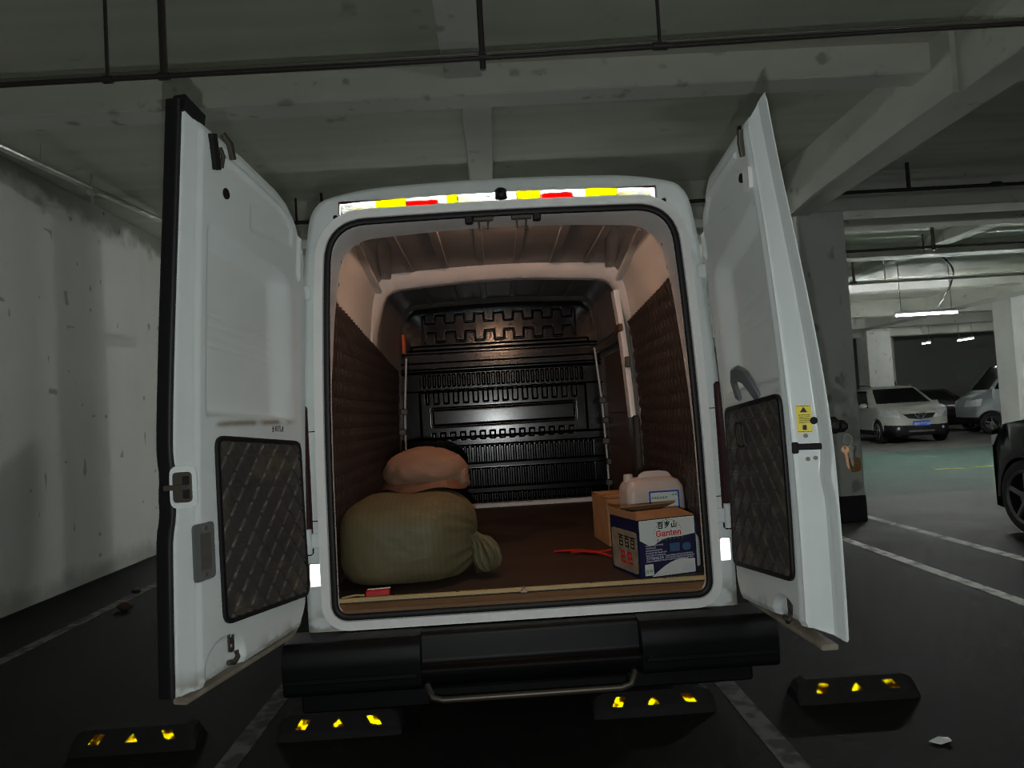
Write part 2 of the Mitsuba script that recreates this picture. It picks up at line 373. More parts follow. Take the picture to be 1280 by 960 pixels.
pillar(16.1, 27.6, 0.62, 0.6, 'pillar_white', 'narrow white pillar with a green board behind the white crossover', False)
mat('board_green', srgb(46, 130, 74), 0.5)
put('notice_board', box((16.1, 27.27, 1.66), (0.5, 0.04, 0.42), 0.008), 'board_green', label='green board fixed low on the narrow white pillar', cat='sign')

# pipes
def pipe(key, pts, r, m, label, hangers=(), stubs=()):
    put(key, tube(np.array(pts, float), r, 10), m, label=label, cat='pipe')
    for x, y, z0, z1, hr in hangers:
        put(num(key + '__hanger'), tube([[x, y, z0], [x, y, (z0 + z1) / 2], [x, y, z1]], hr, 8), m)
    for x, y, z, s in stubs:
        put(num(key + '__coupling'), tube([[x - s, y, z], [x, y, z], [x + s, y, z]], r * 1.5, 10), m)
def run(p0, p1, n=12, bow=0.0):
    t = np.linspace(0, 1, n)[:, None]; q = np.array(p0) * (1 - t) + np.array(p1) * t; q[:, 2] += bow * np.sin(t[:, 0] * pi * 5); return q
pz = lambda x: 3.315 + 0.0125 * (x + 4.0)
pipe('sprinkler_pipe', run((X0 + 0.02, 0.85, pz(X0)), (9.0, 0.85, pz(9.0)), 16, 0.006), 0.014, 'pipe_dark', 'dark thin pipe hung across the ceiling in front of the van roof',
     [(-1.74, 0.85, pz(-1.7), HC, 0.02), (-2.04, 0.85, pz(-2), HC, 0.010), (-0.03, 0.85, pz(0) - 0.07, HC, 0.017), (0.94, 0.85, pz(1), HC, 0.010), (3.0, 0.85, pz(3), HC, 0.01)],
     [(-1.74, 0.85, pz(-1.74), 0.03), (-2.04, 0.85, pz(-2.04), 0.025), (-0.03, 0.85, pz(0), 0.02), (0.94, 0.85, pz(.94), 0.04)])
pipe('conduit', run((X0 + 0.02, 0.9, pz(X0) + 0.05), (9.0, 0.9, pz(9.0) + 0.05), 16, 0.006), 0.010, 'pipe_grey', 'thin grey conduit running just above the dark ceiling pipe')
pipe('sprinkler_pipe_001', run((-2.9, 4.95, 3.63), (16, 4.95, 3.66)), 0.02, 'pipe_dark', 'dark pipe fixed along the cross beam above the grey pillar',
     [(3.40, 4.95, 3.56, 3.94, 0.022), (4.62, 4.95, 3.66, 3.94, 0.02), (-1.82, 4.95, 3.63, 3.94, 0.016), (-2.1, 4.95, 3.63, 3.9, 0.012)], [(3.4, 4.95, 3.645, 0.06), (5.6, 4.95, 3.65, 0.05)])
pipe('sprinkler_pipe_002', run((4.0, 7.85, 3.55), (18, 7.85, 3.57)), 0.022, 'pipe_dark', 'dark pipe over the green lane, the second from the grey pillar',
     [(6.6, 7.85, 3.5, 3.94, 0.025), (6.45, 7.85, 3.5, 3.75, 0.012)])
pipe('sprinkler_pipe_003', run((4.0, 9.85, 3.37), (20, 9.85, 3.40)), 0.032, 'pipe_steel', 'whitish pipe over the green lane just above the lit lamp',
     [(6.9, 9.85, 3.4, 3.94, 0.01), (11.0, 9.85, 3.4, 3.94, 0.012)])
pipe('wall_pipe', run((-3.78, -1.5, 3.50), (-3.78, 6.1, 4.02 - 0.10)), 0.03, 'pipe_steel', 'pale shiny pipe running along the top of the left wall',
     [(-3.78, 4.0, 3.66, HC, 0.012), (-3.78, 3.2, 3.78, HC, 0.008)], [(-3.78, 4.0, 3.785, 0.03)])
pipe('sprinkler_drop', [(6.30, 9.75, 3.938), (6.30, 9.75, 3.6), (6.30, 9.75, 3.4)], 0.022, 'red_lens_dark', 'short red drop pipe hanging left of the lit lamp')
put('sprinkler_drop__head', lathe([(0, -0.05), (0.05, -0.04), (0.05, -0.02), (0.02, 0)], 12, c=(6.30, 9.75, 3.4)), 'pipe_dark')
cp = np.array([[7.75, 9.80, 3.934], [7.95, 9.80, 3.72], [8.22, 9.95, 3.55], [8.35, 10.3, 3.30], [8.42, 10.9, 2.96]])
tt = np.linspace(0, 1, 18)
cp = np.stack([np.interp(tt, np.linspace(0, 1, 5), cp[:, k]) for k in range(3)], 1); cp = gaussian_filter(cp, (1.2, 0), mode='nearest')
put('power_cable', tube(cp, 0.016, 8), 'cable_black', label='black cable drooping from the ceiling to the lit tube lamp', cat='cable')

def tube_lamp(x, y, z, L, label, along='x', k_=1.0):
    k = num('tube_lamp'); R = np.eye(3) if along == 'x' else rotz(pi / 2)
    b = box((0, 0, 0.055), (L, 0.07, 0.045), 0.008); b.vertices = b.vertices @ R.T; b.apply_translation((x, y, z))
    put(k + '__housing', b, 'print_white')
    g = lathe([(0.0, -L * 0.49), (0.019, -L * 0.485), (0.019, L * 0.485), (0.0, L * 0.49)], 12, 'x'); g.vertices = g.vertices @ R.T; g.apply_translation((x, y, z))
    put(k + '__tube', g, 'tube_glow', emitter={'type': 'area', 'radiance': rgb(np.array(TUBE_RADIANCE) * k_)})
    for s in (-0.4, 0.4):
        q = np.array([x, y, z]) + R @ np.array([s * L, 0, 0])
        put(num(k + '__rod'), tube([q + [0, 0, 0.07], q + [0, 0, (HC - z) / 2], q + [0, 0, HC - z - .004]], 0.006, 6), 'pipe_grey')
    tag(k, label, 'lamp')
tube_lamp(8.24, 10.95, 2.87, 1.22, 'lit white tube lamp hanging over the green lane', 'x', 4.0)
tube_lamp(1.55, 10.95, 2.87, 1.22, 'lit tube lamp over the lane hidden behind the van')
tube_lamp(-4.9, 10.95, 2.87, 1.22, 'lit tube lamp over the lane hidden behind the left door')
tube_lamp(15.2, 10.95, 2.87, 1.22, 'lit tube lamp over the lane past the right edge', 'x', 1.0)
tube_lamp(15.0, 22.6, 3.05, 0.5, 'small far lamp left of two above the white crossover', 'y', .35)
tube_lamp(16.4, 22.6, 3.10, 0.9, 'small far lamp right of two above the white crossover', 'y', .35)
tube_lamp(3.2, -4.6, 2.9, 1.22, 'lit tube lamp over the lane behind the camera', 'x', .5)
tube_lamp(-0.1, 7.2, 2.6, 1.22, 'lit tube lamp hung beyond the front of the van', 'x', .45)

# ------------------------------------------------------------------ the van: body
E_rear = roundpoly(sym([(0, .45), (.90, .45), (.905, 1.1), (.89, 1.5), (.85, 2.1), (.805, 2.37), (.58, 2.44), (0, 2.466)]), [0, .05, .3, .3, .3, .10, .2, .3, .2, .10, .3, .3, .3, .05], 6)
E_mid = roundpoly(sym([(0, .45), (.96, .45), (.97, 1.1), (.95, 1.5), (.90, 2.1), (.85, 2.39), (.58, 2.47), (0, 2.50)]), [0, .05, .3, .3, .3, .10, .2, .3, .2, .10, .3, .3, .3, .05], 6)
O0 = roundpoly(sym([(0, .645), (.762, .645), (.757, 1.4), (.734, 1.95), (.712, 2.25), (0, 2.262)]), [0, .05, .5, .4, .17, 1.0, .17, .4, .5, .05], 10)
RV = roundpoly(sym([(0, .60), (.83, .60), (.82, 1.4), (.765, 1.98), (.705, 2.25), (0, 2.29)]), [0, .02, .4, .4, .17, 1.0, .17, .4, .4, .02], 10)
S_ = roundpoly(sym([(0, .63), (.885, .63), (.885, 1.4), (.86, 1.85), (.825, 2.2), (.76, 2.375), (0, 2.412)]), [0, .02, .4, .4, .2, .14, 1.0, .14, .2, .4, .4, .02], 8)
R2 = roundpoly(sym([(0, .60), (.884, .60), (.882, 1.45), (.866, 1.88), (.80, 2.1), (.745, 2.285), (0, 2.335)]), [0, .02, .3, .3, .2, .14, 1.0, .14, .2, .3, .3, .02], 8)
R4 = roundpoly(sym([(0, .60), (.875, .60), (.87, 1.45), (.85, 1.85), (.82, 2.15), (.775, 2.345), (0, 2.385)]), [0, .02, .3, .3, .2, .12, 1.0, .12, .2, .3, .3, .02], 8)
shr = lambda P, k: CEN + (np.asarray(P) - CEN) * k
LOW = lambda P, top: np.stack([P[:, 0], np.minimum(P[:, 1], top + 0.03 * (P[:, 1] - top))], 1)

V = 'cargo_van'
body = loops([(grow(O0, .055), 0.0), (grow(E_rear, -.035), 0.0), (grow(E_rear, -.010), 0.008), (E_rear, .045), (E_mid, .7), (E_mid, 4.0), (LOW(shr(E_mid, .985), 1.95), 4.6), (LOW(shr(E_mid, .97), 1.35), 5.0), (LOW(shr(E_mid, .9), 1.1), 5.6), (shr(LOW(E_mid, 1.0), .3), 5.66)])
bz = body.vertices; body.vertices = bz + np.stack([0 * bz[:, 0], np.where(bz[:, 1] < .3, .85 * np.clip(bz[:, 2] - 2.368, 0, 1), 0), 0 * bz[:, 0]], 1)
put(V + '__body_shell', body, 'van_paint', 35)
tag(V, 'white cargo van with both rear doors open, seen from behind', 'van')
put(V + '__door_aperture', loops([(grow(O0, .055), 0.0), (grow(O0, .050), .018), (grow(O0, .028), .018), (grow(O0, .026), -.012), (grow(O0, .006), -.012), (grow(O0, .0), .01), (RV, .25), (S_, .262)]), 'van_inside', 35)
ring = lambda e, y: np.insert(grow(O0, e), 1, y, axis=1)
put(V + '__door_seal', sweep(ring(.012, -.018), rrect(.026, .024, .010, 4), closed=True, up=(0, 1, 0)), 'seal_rubber', 40)
put(V + '__weather_strip', sweep(ring(.052, .006), rrect(.012, .018, .005, 3), closed=True, up=(0, 1, 0)), 'seal_rubber', 40)
put(V + '__inner_skin', loops([(S_, .262), (S_, 1.2), (S_, 2.4), (S_, 3.36)]), 'van_roof_inside', 30)
put(V + '__roof_bow', loops([(S_, 1.70), (grow(S_, -.012), 1.715), (R2, 1.76), (R2, 1.86), (grow(S_, -.012), 1.90), (S_, 1.915)]), 'van_inside', 25)
put(V + '__roof_bow_001', loops([(S_, 3.08), (R4, 3.12), (R4, 3.17), (S_, 3.22)]), 'van_roof_inside', 25)
# lengthwise pressed beads on the roof lining, in two bays
for y0, y1 in ((.34, 1.64), (1.98, 3.02)):
    for x in (-.56, -.34, -.11, .12, .35, .57):
        zz = 2.410 - 0.045 * (abs(x) / .76)
        put(num(V + '__roof_bead'), box((x, (y0 + y1) / 2, zz - .004), (.05, y1 - y0, .012), .005), 'van_roof_inside')
for s in (-1, 1):    # gusset arms from the corner of the bow to the header
    for a0, a1 in (((.735, 1.72, 2.36), (.60, .75, 2.398)), ((.80, 1.72, 2.27), (.765, .75, 2.362))):
        p = np.array([a0, a1]) * [s, 1, 1]
        put(num(V + '__gusset'), sweep(run(p[0], p[1], 4), rrect(.075, .03, .012, 3)), 'van_roof_inside', 30)
# small holes punched in header and bow
hm = []
def disc(c, r, n, d=0.002):
    m = trimesh.creation.cylinder(r, d, sections=12); n = np.asarray(n, float) / np.linalg.norm(n)
    m.apply_transform(trimesh.geometry.align_vectors([0, 0, 1], n)); m.apply_translation(c); return m
for x in (-.42, -.30, -.24, -.15, .16, .24, .31, .42):
    hm.append(disc((x, .13, 2.272 - .012 * abs(x)), .006, (0, -.06, 1)))
    hm.append(disc((x * 1.1, 1.757, 2.368 - .05 * abs(x)), .007, (0, 1, .3)))
for s in (-1, 1):
    for z in (1.95, 2.03, 2.13): hm.append(disc((s * (.70 + .16 * (2.15 - z)), .12, z), .008, (1, -.3 * s, 0)))
put(V + '__punched_hole', cat_(hm), 'dark_hole', kind='stuff')
# door strikers under the header
for x in (-.075, .085):
    k = num(V + '__striker')
    u = np.array([[x - .035, -.01, 2.262], [x - .02, -.012, 2.24], [x - .018, -.012, 2.205], [x + .018, -.012, 2.205], [x + .02, -.012, 2.24], [x + .035, -.01, 2.262]])
    put(k, cat_([tube(u, .005, 8), box((x, -.008, 2.252), (.085, .02, .02), .004)]), 'steel_dark', 40)
for x in (-.135, .15): put(num(V + '__rubber_stop'), box((x, -.012, 2.25), (.035, .03, .038), .006), 'seal_rubber')
for s in (-1, 1): put(num(V + '__body_plug'), disc((s * .695, -.004, 2.292), .010, (0, -1, 0), .008), 'dark_hole')
put(V + '__marker_knob', lathe([(0, .035), (.016, .03), (.020, .015), (.028, .0)], 14, 'y', (.005, -.03, 2.352)), 'black_plastic', 40)
scene[V + '__marker_knob'] = mikit.ply(cat_([lathe([(0, -.04), (.016, -.035), (.020, -.015), (.034, .0)], 14, 'y', (.005, 0, 2.352)), box((.005, -.015, 2.337), (.05, .025, .012), .004)]), 'black_plastic', 40)

# dome lamp inside, on the roof behind the header
DR = rotx(1.0)
put(V + '__dome_lamp', box((0, .285, 2.339), (.15, .075, .03), .008, DR), 'grey_plastic')
put(V + '__dome_lamp__lens', box((0, .300, 2.334), (.11, .055, .012), .004, DR), 'tube_glow', emitter={'type': 'area', 'radiance': rgb(DOME_RADIANCE)})

# cargo floor, threshold
put(V + '__cargo_floor', box((0, 1.72, .645), (1.75, 3.22, .03)), 'floor_board')
put(V + '__threshold_board', box((0, .075, .640), (1.62, .15, .03), .004), 'board_edge')
put(V + '__threshold_batten', box((0.01, .135, .665), (1.62, .028, .018), .004), 'batten_wood')
put(V + '__floor_latch', cat_([box((.005, .12, .672), (.012, .04, .014), .003), box((.005, .10, .665), (.03, .02, .01), .003)]), 'steel')
for x in (-.28, .30, .62): put(num(V + '__batten_screw'), disc((x, .135, .675), .008, (0, 0, 1), .004), 'steel_dark')
sill = loops([(grow(O0, .066), .004), (grow(O0, .066), -.022), (grow(O0, .030), -.022), (grow(O0, .028), .004)])
put(V + '__aperture_flange', sill, 'van_inside', 30)

# retroreflective marking over the doors, and marker lenses on it
zt = lambda x: 2.332 - .035 * x * x
def tape(x0, x1, m, z0=-.033, z1=.031):
    k = num(V + '__reflective_tape')
    Mx = frame((0, -.012, 0), (1, 0, 0), (0, 0, 1))   # u = x, v = z, w = -y
    zc = zt((x0 + x1) / 2)
    put(k, corner_cubes([(x0, zc + z0), (x1, zc + z0), (x1, zt(x1) + z1), (x0, zt(x0) + z1)], .0055, Mx), m)
SEG = [(425, 470, 'w'), (470, 507, 'y'), (507, 558, 'w'), (558, 571, 'y'), (571, 645, 'w'), (645, 674, 'y'), (674, 731, 'w'), (731, 770, 'y'), (770, 818, 'w')]
px2x = lambda p: -.675 + (p - 425) * (1.335 / 393)
for a, b, c in SEG: tape(px2x(a), px2x(b) - .0015, {'w': 'retro_white', 'y': 'retro_yellow'}[c])
put(V + '__tape_backing', box((-.0075, -.004, 2.327), (1.345, .006, .062), .001), 'red_lens_dark')
for a, b, m in ((427, 467, 'retro_lens'), (508, 547, 'retro_red'), (571, 612, 'retro_lens'), (675, 714, 'retro_red'), (771, 811, 'retro_lens')):
    x0, x1 = px2x(a), px2x(b); xm = (x0 + x1) / 2; k = num(V + '__marker_lens'); zc = zt(xm) - .004; w = x1 - x0 - .004
    put(k, corner_cubes(rrect(w, .031, .004, 3, (xm, zc)), .0055, frame((0, -.0205, 0), (1, 0, 0), (0, 0, 1))), m)
    put(k + '__frame', box((xm, -.0148, zc), (x1 - x0, .007, .036), .002), 'steel_dark')

# tail lamps, square reflectors, hinges on the corner posts
for s in (-1, 1):
    t = 1 if s < 0 else 0.995
    put(num(V + '__tail_lamp'), box((s * .873, .0, 1.20), (.042, .03, .62), .01), 'red_lens_dark')
    k = num(V + '__rear_reflector')
    put(k, corner_cubes([(-.034, -.045), (.034, -.045), (.034, .045), (-.034, .045)], .006, frame((s * .84, -.010, .81), (1, 0, 0), (0, 0, 1))), 'retro_white')
    put(k + '__backing', box((s * .84, -.003, .81), (.075, .006, .096), .002), 'red_lens_dark')
    for z in (.95, 1.98):
        k = num(V + '__hinge')
        put(k, cat_([tube([[s * .868, -.02, z - .05], [s * .868, -.02, z], [s * .868, -.02, z + .05]], .014, 12), box((s * .845, -.006, z), (.06, .016, .06), .005), box((s * .90, -.05, z), (.05, .02, .045), .005)]), 'van_paint', 40)
    for z in (1.03, 1.40): put(num(V + '__post_seam'), box((s * .835, .0, z), (.05, .006, .004)), 'seal_rubber')

# bumper, underrun bar, tow tube, wheels
def bump_prof(x, dz=0): return [(-.17, .38), (-.18, .50), (-.165, .55), (-.14, .572 + dz), (.03, .576 + dz), (.03, .36), (-.12, .36)]
def xsec(prof, x0, x1, b=.02):
    p = roundpoly(prof, b, 4); P = np.array([np.stack([np.full(len(p), x), p[:, 0], p[:, 1]], 1) for x in (x0, x1)])
    m = surf(P, True); M = np.eye(4)
    cap = [prism([(a, b_) for a, b_ in p], .002, frame((x, 0, 0), (0, 1, 0), (0, 0, 1))) for x in (x0, x1 - .002)]
    return cat_([m] + cap)
for x0, x1 in ((-.955, -.42), (.45, .99)): put(num(V + '__bumper'), xsec(bump_prof(0), x0, x1), 'black_plastic', 30)
step = [(-.15, .40), (-.165, .445), (-.10, .45), (-.085, .57), (.03, .576), (.03, .36), (-.10, .36)]
put(V + '__bumper_step', xsec(step, -.42, .45), 'black_plastic', 30)
for x in (-.69, .72): put(num(V + '__bumper_lip'), box((x, -.18, .435), (.52, .016, .02), .004), 'black_plastic')
put(V + '__underrun_bar', cat_([box((-.66, -.02, .31), (.52, .05, .09), .008), box((.66, -.02, .33), (.52, .05, .10), .008), box((0, .0, .30), (1.7, .04, .06), .008)]), 'black_plastic')
tp = np.array([[-.40, -.06, .42], [-.40, -.13, .37], [-.38, -.15, .335], [-.34, -.155, .325], [0.0, -.155, .325], [.36, -.155, .325], [.40, -.15, .335], [.42, -.13, .37], [.42, -.06, .43]])
put(V + '__tow_tube', tube(tp, .013, 10), 'steel_dark', 40)
def wheel_meshes(r=.34, w=.2, rim=.2):
    tyre = lathe([(rim, -w / 2 + .01), (r - .06, -w / 2), (r - .02, -w / 2 + .01), (r, -w / 2 + .04), (r, w / 2 - .04), (r - .02, w / 2 - .01), (r - .06, w / 2), (rim, w / 2 - .01), (rim - .01, 0)], 40, 'x')
    rm = lathe([(rim, -w / 2 + .02), (rim - .03, -w / 2 + .03), (rim - .05, 0), (.05, -.02), (.0, -.03)], 30, 'x')
    return tyre, rm
mat('tyre', srgb(24, 24, 25), 0.8)
ty, rm = wheel_meshes()
for x, y in ((-.80, .98), (.80, .98), (-.82, 4.4), (.82, 4.4)):
    k = num(V + '__wheel'); a = ty.copy(); a.apply_translation((x, y, .34)); b = rm.copy(); b.apply_translation((x, y, .34))
    put(k, a, 'tyre', 30); put(k + '__rim', b, 'steel_dark', 30)

# bulkhead: one pressed black sheet
def bulkhead():
    nz, nx = 440, 560
    z = np.linspace(.66, 2.40, nz); th = None
    g = Polygon(S_)
    hw = np.array([max(0.3, 0.5 * g.intersection(Polygon([(-2, q - .002), (2, q - .002), (2, q + .002), (-2, q + .002)])).bounds[2] * 2) for q in z])
    hw = np.minimum(hw, .88); u = np.linspace(-1, 1, nx); X = hw[:, None] * u; Z = np.repeat(z[:, None], nx, 1)
    d = np.zeros_like(X)
    sq = lambda p, q=.12: np.clip(np.sin(2 * pi * p) / q, -1, 1) * .5 + .5
    band = lambda a, b, e=.006: sstep(a - e, a + e, Z) * (1 - sstep(b - e, b + e, Z))
    inx = lambda a, e=.01: 1 - sstep(a - e, a + e, np.abs(X))
    # castellated upper field
    w1 = 2.247 + .068 * sq(X / .169 + .25); w2 = 2.085 + .08 * sq(X / .169 + .75)
    F = ((Z < w1) & (Z > w2) & (np.abs(X) < .66)).astype(float); F = gaussian_filter(F, 1.0)
    gz, gx = np.gradient(F); E_ = np.hypot(gz, gx)
    d += .008 * F - .05 * np.clip(E_, 0, .3) * .55
    d += .018 * band(2.015, 2.05) * inx(.76) - .02 * band(1.985, 2.015)
    d -= .05 * (1 - sstep(1.815, 1.835, Z)) * sstep(1.66, 1.67, Z)
    d += .03 * band(1.85, 1.905)
    rib = sq(X / .0425, .35)
    d += .018 * rib * band(1.70, 1.80) * inx(.70)
    cp_ = band(1.255, 1.655) * inx(.715); d += .035 * cp_ - .04 * (1 - sstep(1.66, 1.67, Z))
    slot = sq(X / .085, .3)
    d += -.02 * slot * band(1.553, 1.67) * inx(.66)
    def rr(hx, z0, z1):
        G = ((np.abs(X) < hx) & (Z > z0) & (Z < z1)).astype(float); G = gaussian_filter(G, 1.6); a, b = np.gradient(G); return G, np.hypot(a, b)
    G, Eg = rr(.615, 1.36, 1.505); d += -.03 * np.clip(Eg, 0, .3) + .004 * G
    d += -.016 * sq(X / .085 + .5, .3) * band(1.235, 1.30) * inx(.62)
    d -= .02 * band(1.18, 1.25)
    d += .022 * rib * band(1.03, 1.165) * inx(.76)
    d += .022 * rib * band(.825, .975) * inx(.76) - .01 * band(.98, 1.025)
    d += .014 * rib * band(.70, .76) * inx(.76) - .02 * band(.765, .815)
    return surf(np.stack([X, 3.31 - d, Z], -1))
put(V + '__bulkhead', bulkhead(), 'bulkhead_black', 38)
put(V + '__bulkhead_sill', box((0.0, 3.20, .672), (1.70, .05, .045), .008), 'van_inside')
for s in (-1, 1):
    put(num(V + '__bulkhead_flange'), tube([[s * .80, 3.22, 1.95], [s * .835, 3.22, 1.5], [s * .85, 3.22, 1.0], [s * .85, 3.22, .69]], .009, 8), 'van_inside', 40)
    for i in range(5): put(num(V + '__bracket'), box((s * (.83 + .02 * (i % 2)), 3.14 - .02 * i, 1.5 - .17 * i), (.06, .04, .05), .006), 'steel_dark')

# tread-patterned side linings
def lining(side, y0, y1, ztop):
    ny, nz = int((y1 - y0) / .0075), 170
    y = np.linspace(y0, y1, ny); b = np.linspace(0, 1, nz)
    Yg = np.repeat(y[None], nz, 0); zt_ = np.array([ztop(q) for q in y]); Z = .66 + b[:, None] * (zt_ - .66)
    p = Yg / .076; row = np.floor(Z / .078); q = Z / .078 - row - .5; pp = (p + .5 * (row % 2)) % 1 - .5
    hgt = .010 * (1 - sstep(.35, 1.0, np.abs(pp) * 2 * 1.5 + 0.55 * np.abs(q) * 2))
    xb = np.interp(Z, [.6, 1.4, 1.85, 2.1], [.872, .868, .845, .80])
    X = side * (xb - hgt)
    return surf(np.stack([X, Yg, Z], -1))
put(V + '__side_lining', lining(-1, .27, 3.0, lambda y: 2.03 - .075 * (y - .3)), 'lining_brown', True, label='brown tread-patterned lining on the left inner side')
put(V + '__side_lining_001', lining(1, .27, 1.70, lambda y: 2.05 - .05 * (y - .3)), 'lining_brown', True, label='brown tread-patterned lining on the right inner side')
# sliding door inside right, rail, post clips
mat('door_inside_brown', srgb(84, 62, 52), 0.5, clearcoat=0.2)
put(V + '__sliding_door', cat_([box((.868, 2.50, 1.28), (.02, 1.14, 1.22), .006), box((.855, 2.50, 1.62), (.012, .92, .46), .01), box((.855, 2.5, .92), (.014, .92, .40), .01)]), 'door_inside_brown')
put(V + '__slide_rail', box((.82, 2.52, 1.93), (.05, 1.2, .075), .01), 'lining_brown')
put(V + '__strap', cat_([box((.775, 1.81, 1.95), (.03, .17, .05), .006)]), 'brass')
put(V + '__side_post', sweep([[.765, 1.80, 2.20], [.792, 1.80, 1.95], [.812, 1.80, 1.65], [.826, 1.80, 1.36]], rrect(.11, .04, .012, 3), up=(1, 0, 0)), 'van_inside', 30)
put(V + '__post_cover', box((.838, 1.80, 1.02), (.05, .17, .70), .012), 'lining_brown')
put(V + '__post_clip', box((.805, 1.72, 1.72), (.035, .02, .07), .004), 'steel_dark')
put(V + '__side_lamp', box((-.80, 3.10, 2.06), (.03, .06, .16), .006), 'orange_lens')

# ------------------------------------------------------------------ the two rear doors
def tread(P, us, vs, cell=(.096, .105)):
    """a pressed lozenge sheet over the patch P(u, v, h); us, vs in metres"""
    nu, nv = int(us / .004), int(vs / .004)
    U, W = np.meshgrid(np.linspace(0, us, nu), np.linspace(0, vs, nv))
    a, b = U / cell[0], W / cell[1]; p, q = a + b, a - b
    tri = lambda t: 1 - 2 * np.abs(t - np.floor(t) - .5)        # 0 on the cell edges, 1 in the middle... of each lozenge
    m = np.minimum(tri(p), tri(q)); par = (np.floor(p) + np.floor(q)) % 2
    bars = np.where(par < .5, np.sin(2 * pi * U / .013), np.sin(2 * pi * W / .013))
    h = .0068 * sstep(.05, .22, m) + .0012 * bars * sstep(.15, .4, m)
    return surf(P(U / us, W / vs, h))

def door(key, sx, a, k, hx, W, tT, tB, skin_out, plate, win, top, zfree, bulge):
    ca, sa = math.cos(a), math.sin(a)
    d = np.array([sx * sa, -ca, 0]); nin = np.array([-sx * ca, -sa, 0]); P0 = np.array([sx * hx, -.015, .6]); lean = np.array([-sx * k, 0, 1.0])
    def W3(s, z, t):
        s, z, t = np.broadcast_arrays(np.asarray(s, float), np.asarray(z, float), np.asarray(t, float))
        t = t - bulge * np.clip(1 - ((z - 1.45) / .95) ** 2, -1.2, 1)
        return P0 + s[..., None] * d + (z[..., None] - .6) * lean + t[..., None] * nin
    tx = np.array([q[0] for q in top]); tz = np.array([q[1] for q in top])
    ztop = lambda s: np.interp(s, tx, tz)
    zbot = lambda s: np.interp(s, [.02, .035, .06, .11, W], [.92, .78, .70, .635, zfree])
    ns, nz = 132, 330
    s = np.linspace(.02, W, ns); b = np.linspace(0, 1, nz)[:, None]
    Z = zbot(s) + b * (ztop(s) - zbot(s)); Sg = np.repeat(s[None], nz, 0)
    # window recess: walls slope wide on the hinge side and the top
    wo, wi, zo0, zo1, zi0, zi1, zb_, fr = win    # hinge-side s outer/inner, top z outer (hinge, free), inner (hinge, free), bottom z, free s
    lin = lambda z0, z1: z0 + (z1 - z0) * (Sg - wo) / (fr - wo)
    lean_s = .03 * (Z - 1.45) / .6
    fs = np.clip((Sg - (wo + lean_s)) / (wi - wo), 0, 1); ft = np.clip((lin(zo0, zo1) - Z) / np.maximum(lin(zo0, zo1) - lin(zi0, zi1), .02), 0, 1)
    fb = np.clip((Z - (zb_ + .05 * (Sg - wo))) / .022, 0, 1); ff = np.clip((fr + .0 * Z - Sg) / .03, 0, 1)
    m = np.minimum(np.minimum(fs, ft), np.minimum(fb, ff))
    rc = np.clip(1 - np.sqrt(np.clip(1 - fs, 0, 1) ** 2 + np.clip(1 - ft, 0, 1) ** 2), 0, 1)
    m = np.where((fs < 1) & (ft < 1), rc, m); m = np.minimum(m, np.minimum(fb, ff)); m = m * m * (3 - 2 * m)
    D = -.048 * gaussian_filter(m, 1.0)
    # pressed lines across the window panel
    for i in range(4):
        zl = 1.825 - .034 * i - .10 * (fr - Sg) * (1 if sx < 0 else 1)
        D -= .0035 * np.exp(-((Z - zl) / .0045) ** 2) * (m > .97)
    # border bead near the top and the hinge side
    bz = ztop(s) - .065
    D += .011 * np.exp(-((Z - bz) / .010) ** 2) * (Sg > .17) * (Sg < W - .12)
    D += .013 * np.exp(-((Sg - .085 - .02) / .009) ** 2) * (Z > 2.02) * (Z < ztop(.105) - .03)
    # shallow pressing around it
    D -= .007 * sstep(2.13, 2.15, Z) * (1 - sstep(2.22, 2.24, Z)) * sstep(.15, .17, Sg) * (1 - sstep(.44, .46, Sg))
    # panel for the tread plate set in a little; lower notch for the lock rod
    pu = np.array(plate)
    D -= .006 * sstep(.04, .02, np.abs(Sg - .56)) * 0
    nb = np.clip(1 - np.hypot((Sg - (W - .15)) / .115, np.clip(Z - .665, 0, 1) / .085), 0, 1)
    D -= .024 * sstep(0, .25, nb)
    # slight crown of the whole panel and rolled edges
    D -= .012 * (sstep(.07, 0.0, Sg - .02)) + .008 * sstep(.03, 0, W - Sg) + .01 * sstep(.03, 0, ztop(s) - Z) + .008 * sstep(.02, 0, Z - zbot(s))
    inner = W3(Sg, Z, D)
    # free edge and outer skin
    zf = zbot(W) + b[:, 0] * (ztop(W) - zbot(W)); Tz = tT + (tB - tT) * sstep(2.35, 1.2, zf) - .012 * np.exp(-((zf - 1.17) / .05) ** 2)
    E_, prof = [], [(.006, .10), (.10, .22), (.42, .74), (.44, .80), (.62, .82), (.66, .88), (1.0, .90), (1.06, .97), (1.0, 1.0)]
    for u, v in prof:
        zz = zf + (b[:, 0] - .35) * .075 * sstep(.4, 1, v)
        E_.append(W3(W + skin_out * u, zz, -.008 - Tz * v))
    E_ = np.stack(E_, 1)
    so = s[::-1]
    Zo = (zbot(so) - .02) + b * (ztop(so) + .025 - zbot(so) + .02)
    To = (tT + (tB - tT) * sstep(2.35, 1.2, Zo)) * np.clip(.35 + .65 * (so[None] / W) ** .5, 0, 1)
    outer = W3(np.repeat((so + (skin_out if skin_out > 0 else 0) * (so / W))[None], nz, 0), Zo, -.012 - To)
    ring_ = np.concatenate([inner, E_, outer], 1)
    shell = surf(ring_, True)
    v = shell.vertices; tot = ring_.shape[1]; f = [shell.faces]
    for row in (0, nz - 1):
        i = np.arange(ns - 1); o = row * tot; A, B = o + i, o + i + 1; C_, D_ = o + tot - 1 - i, o + tot - 2 - i
        f += [np.stack([A, B, D_], 1), np.stack([A, D_, C_], 1)]
    put(key, trimesh.Trimesh(v, np.vstack(f), process=False), 'van_paint', 40)
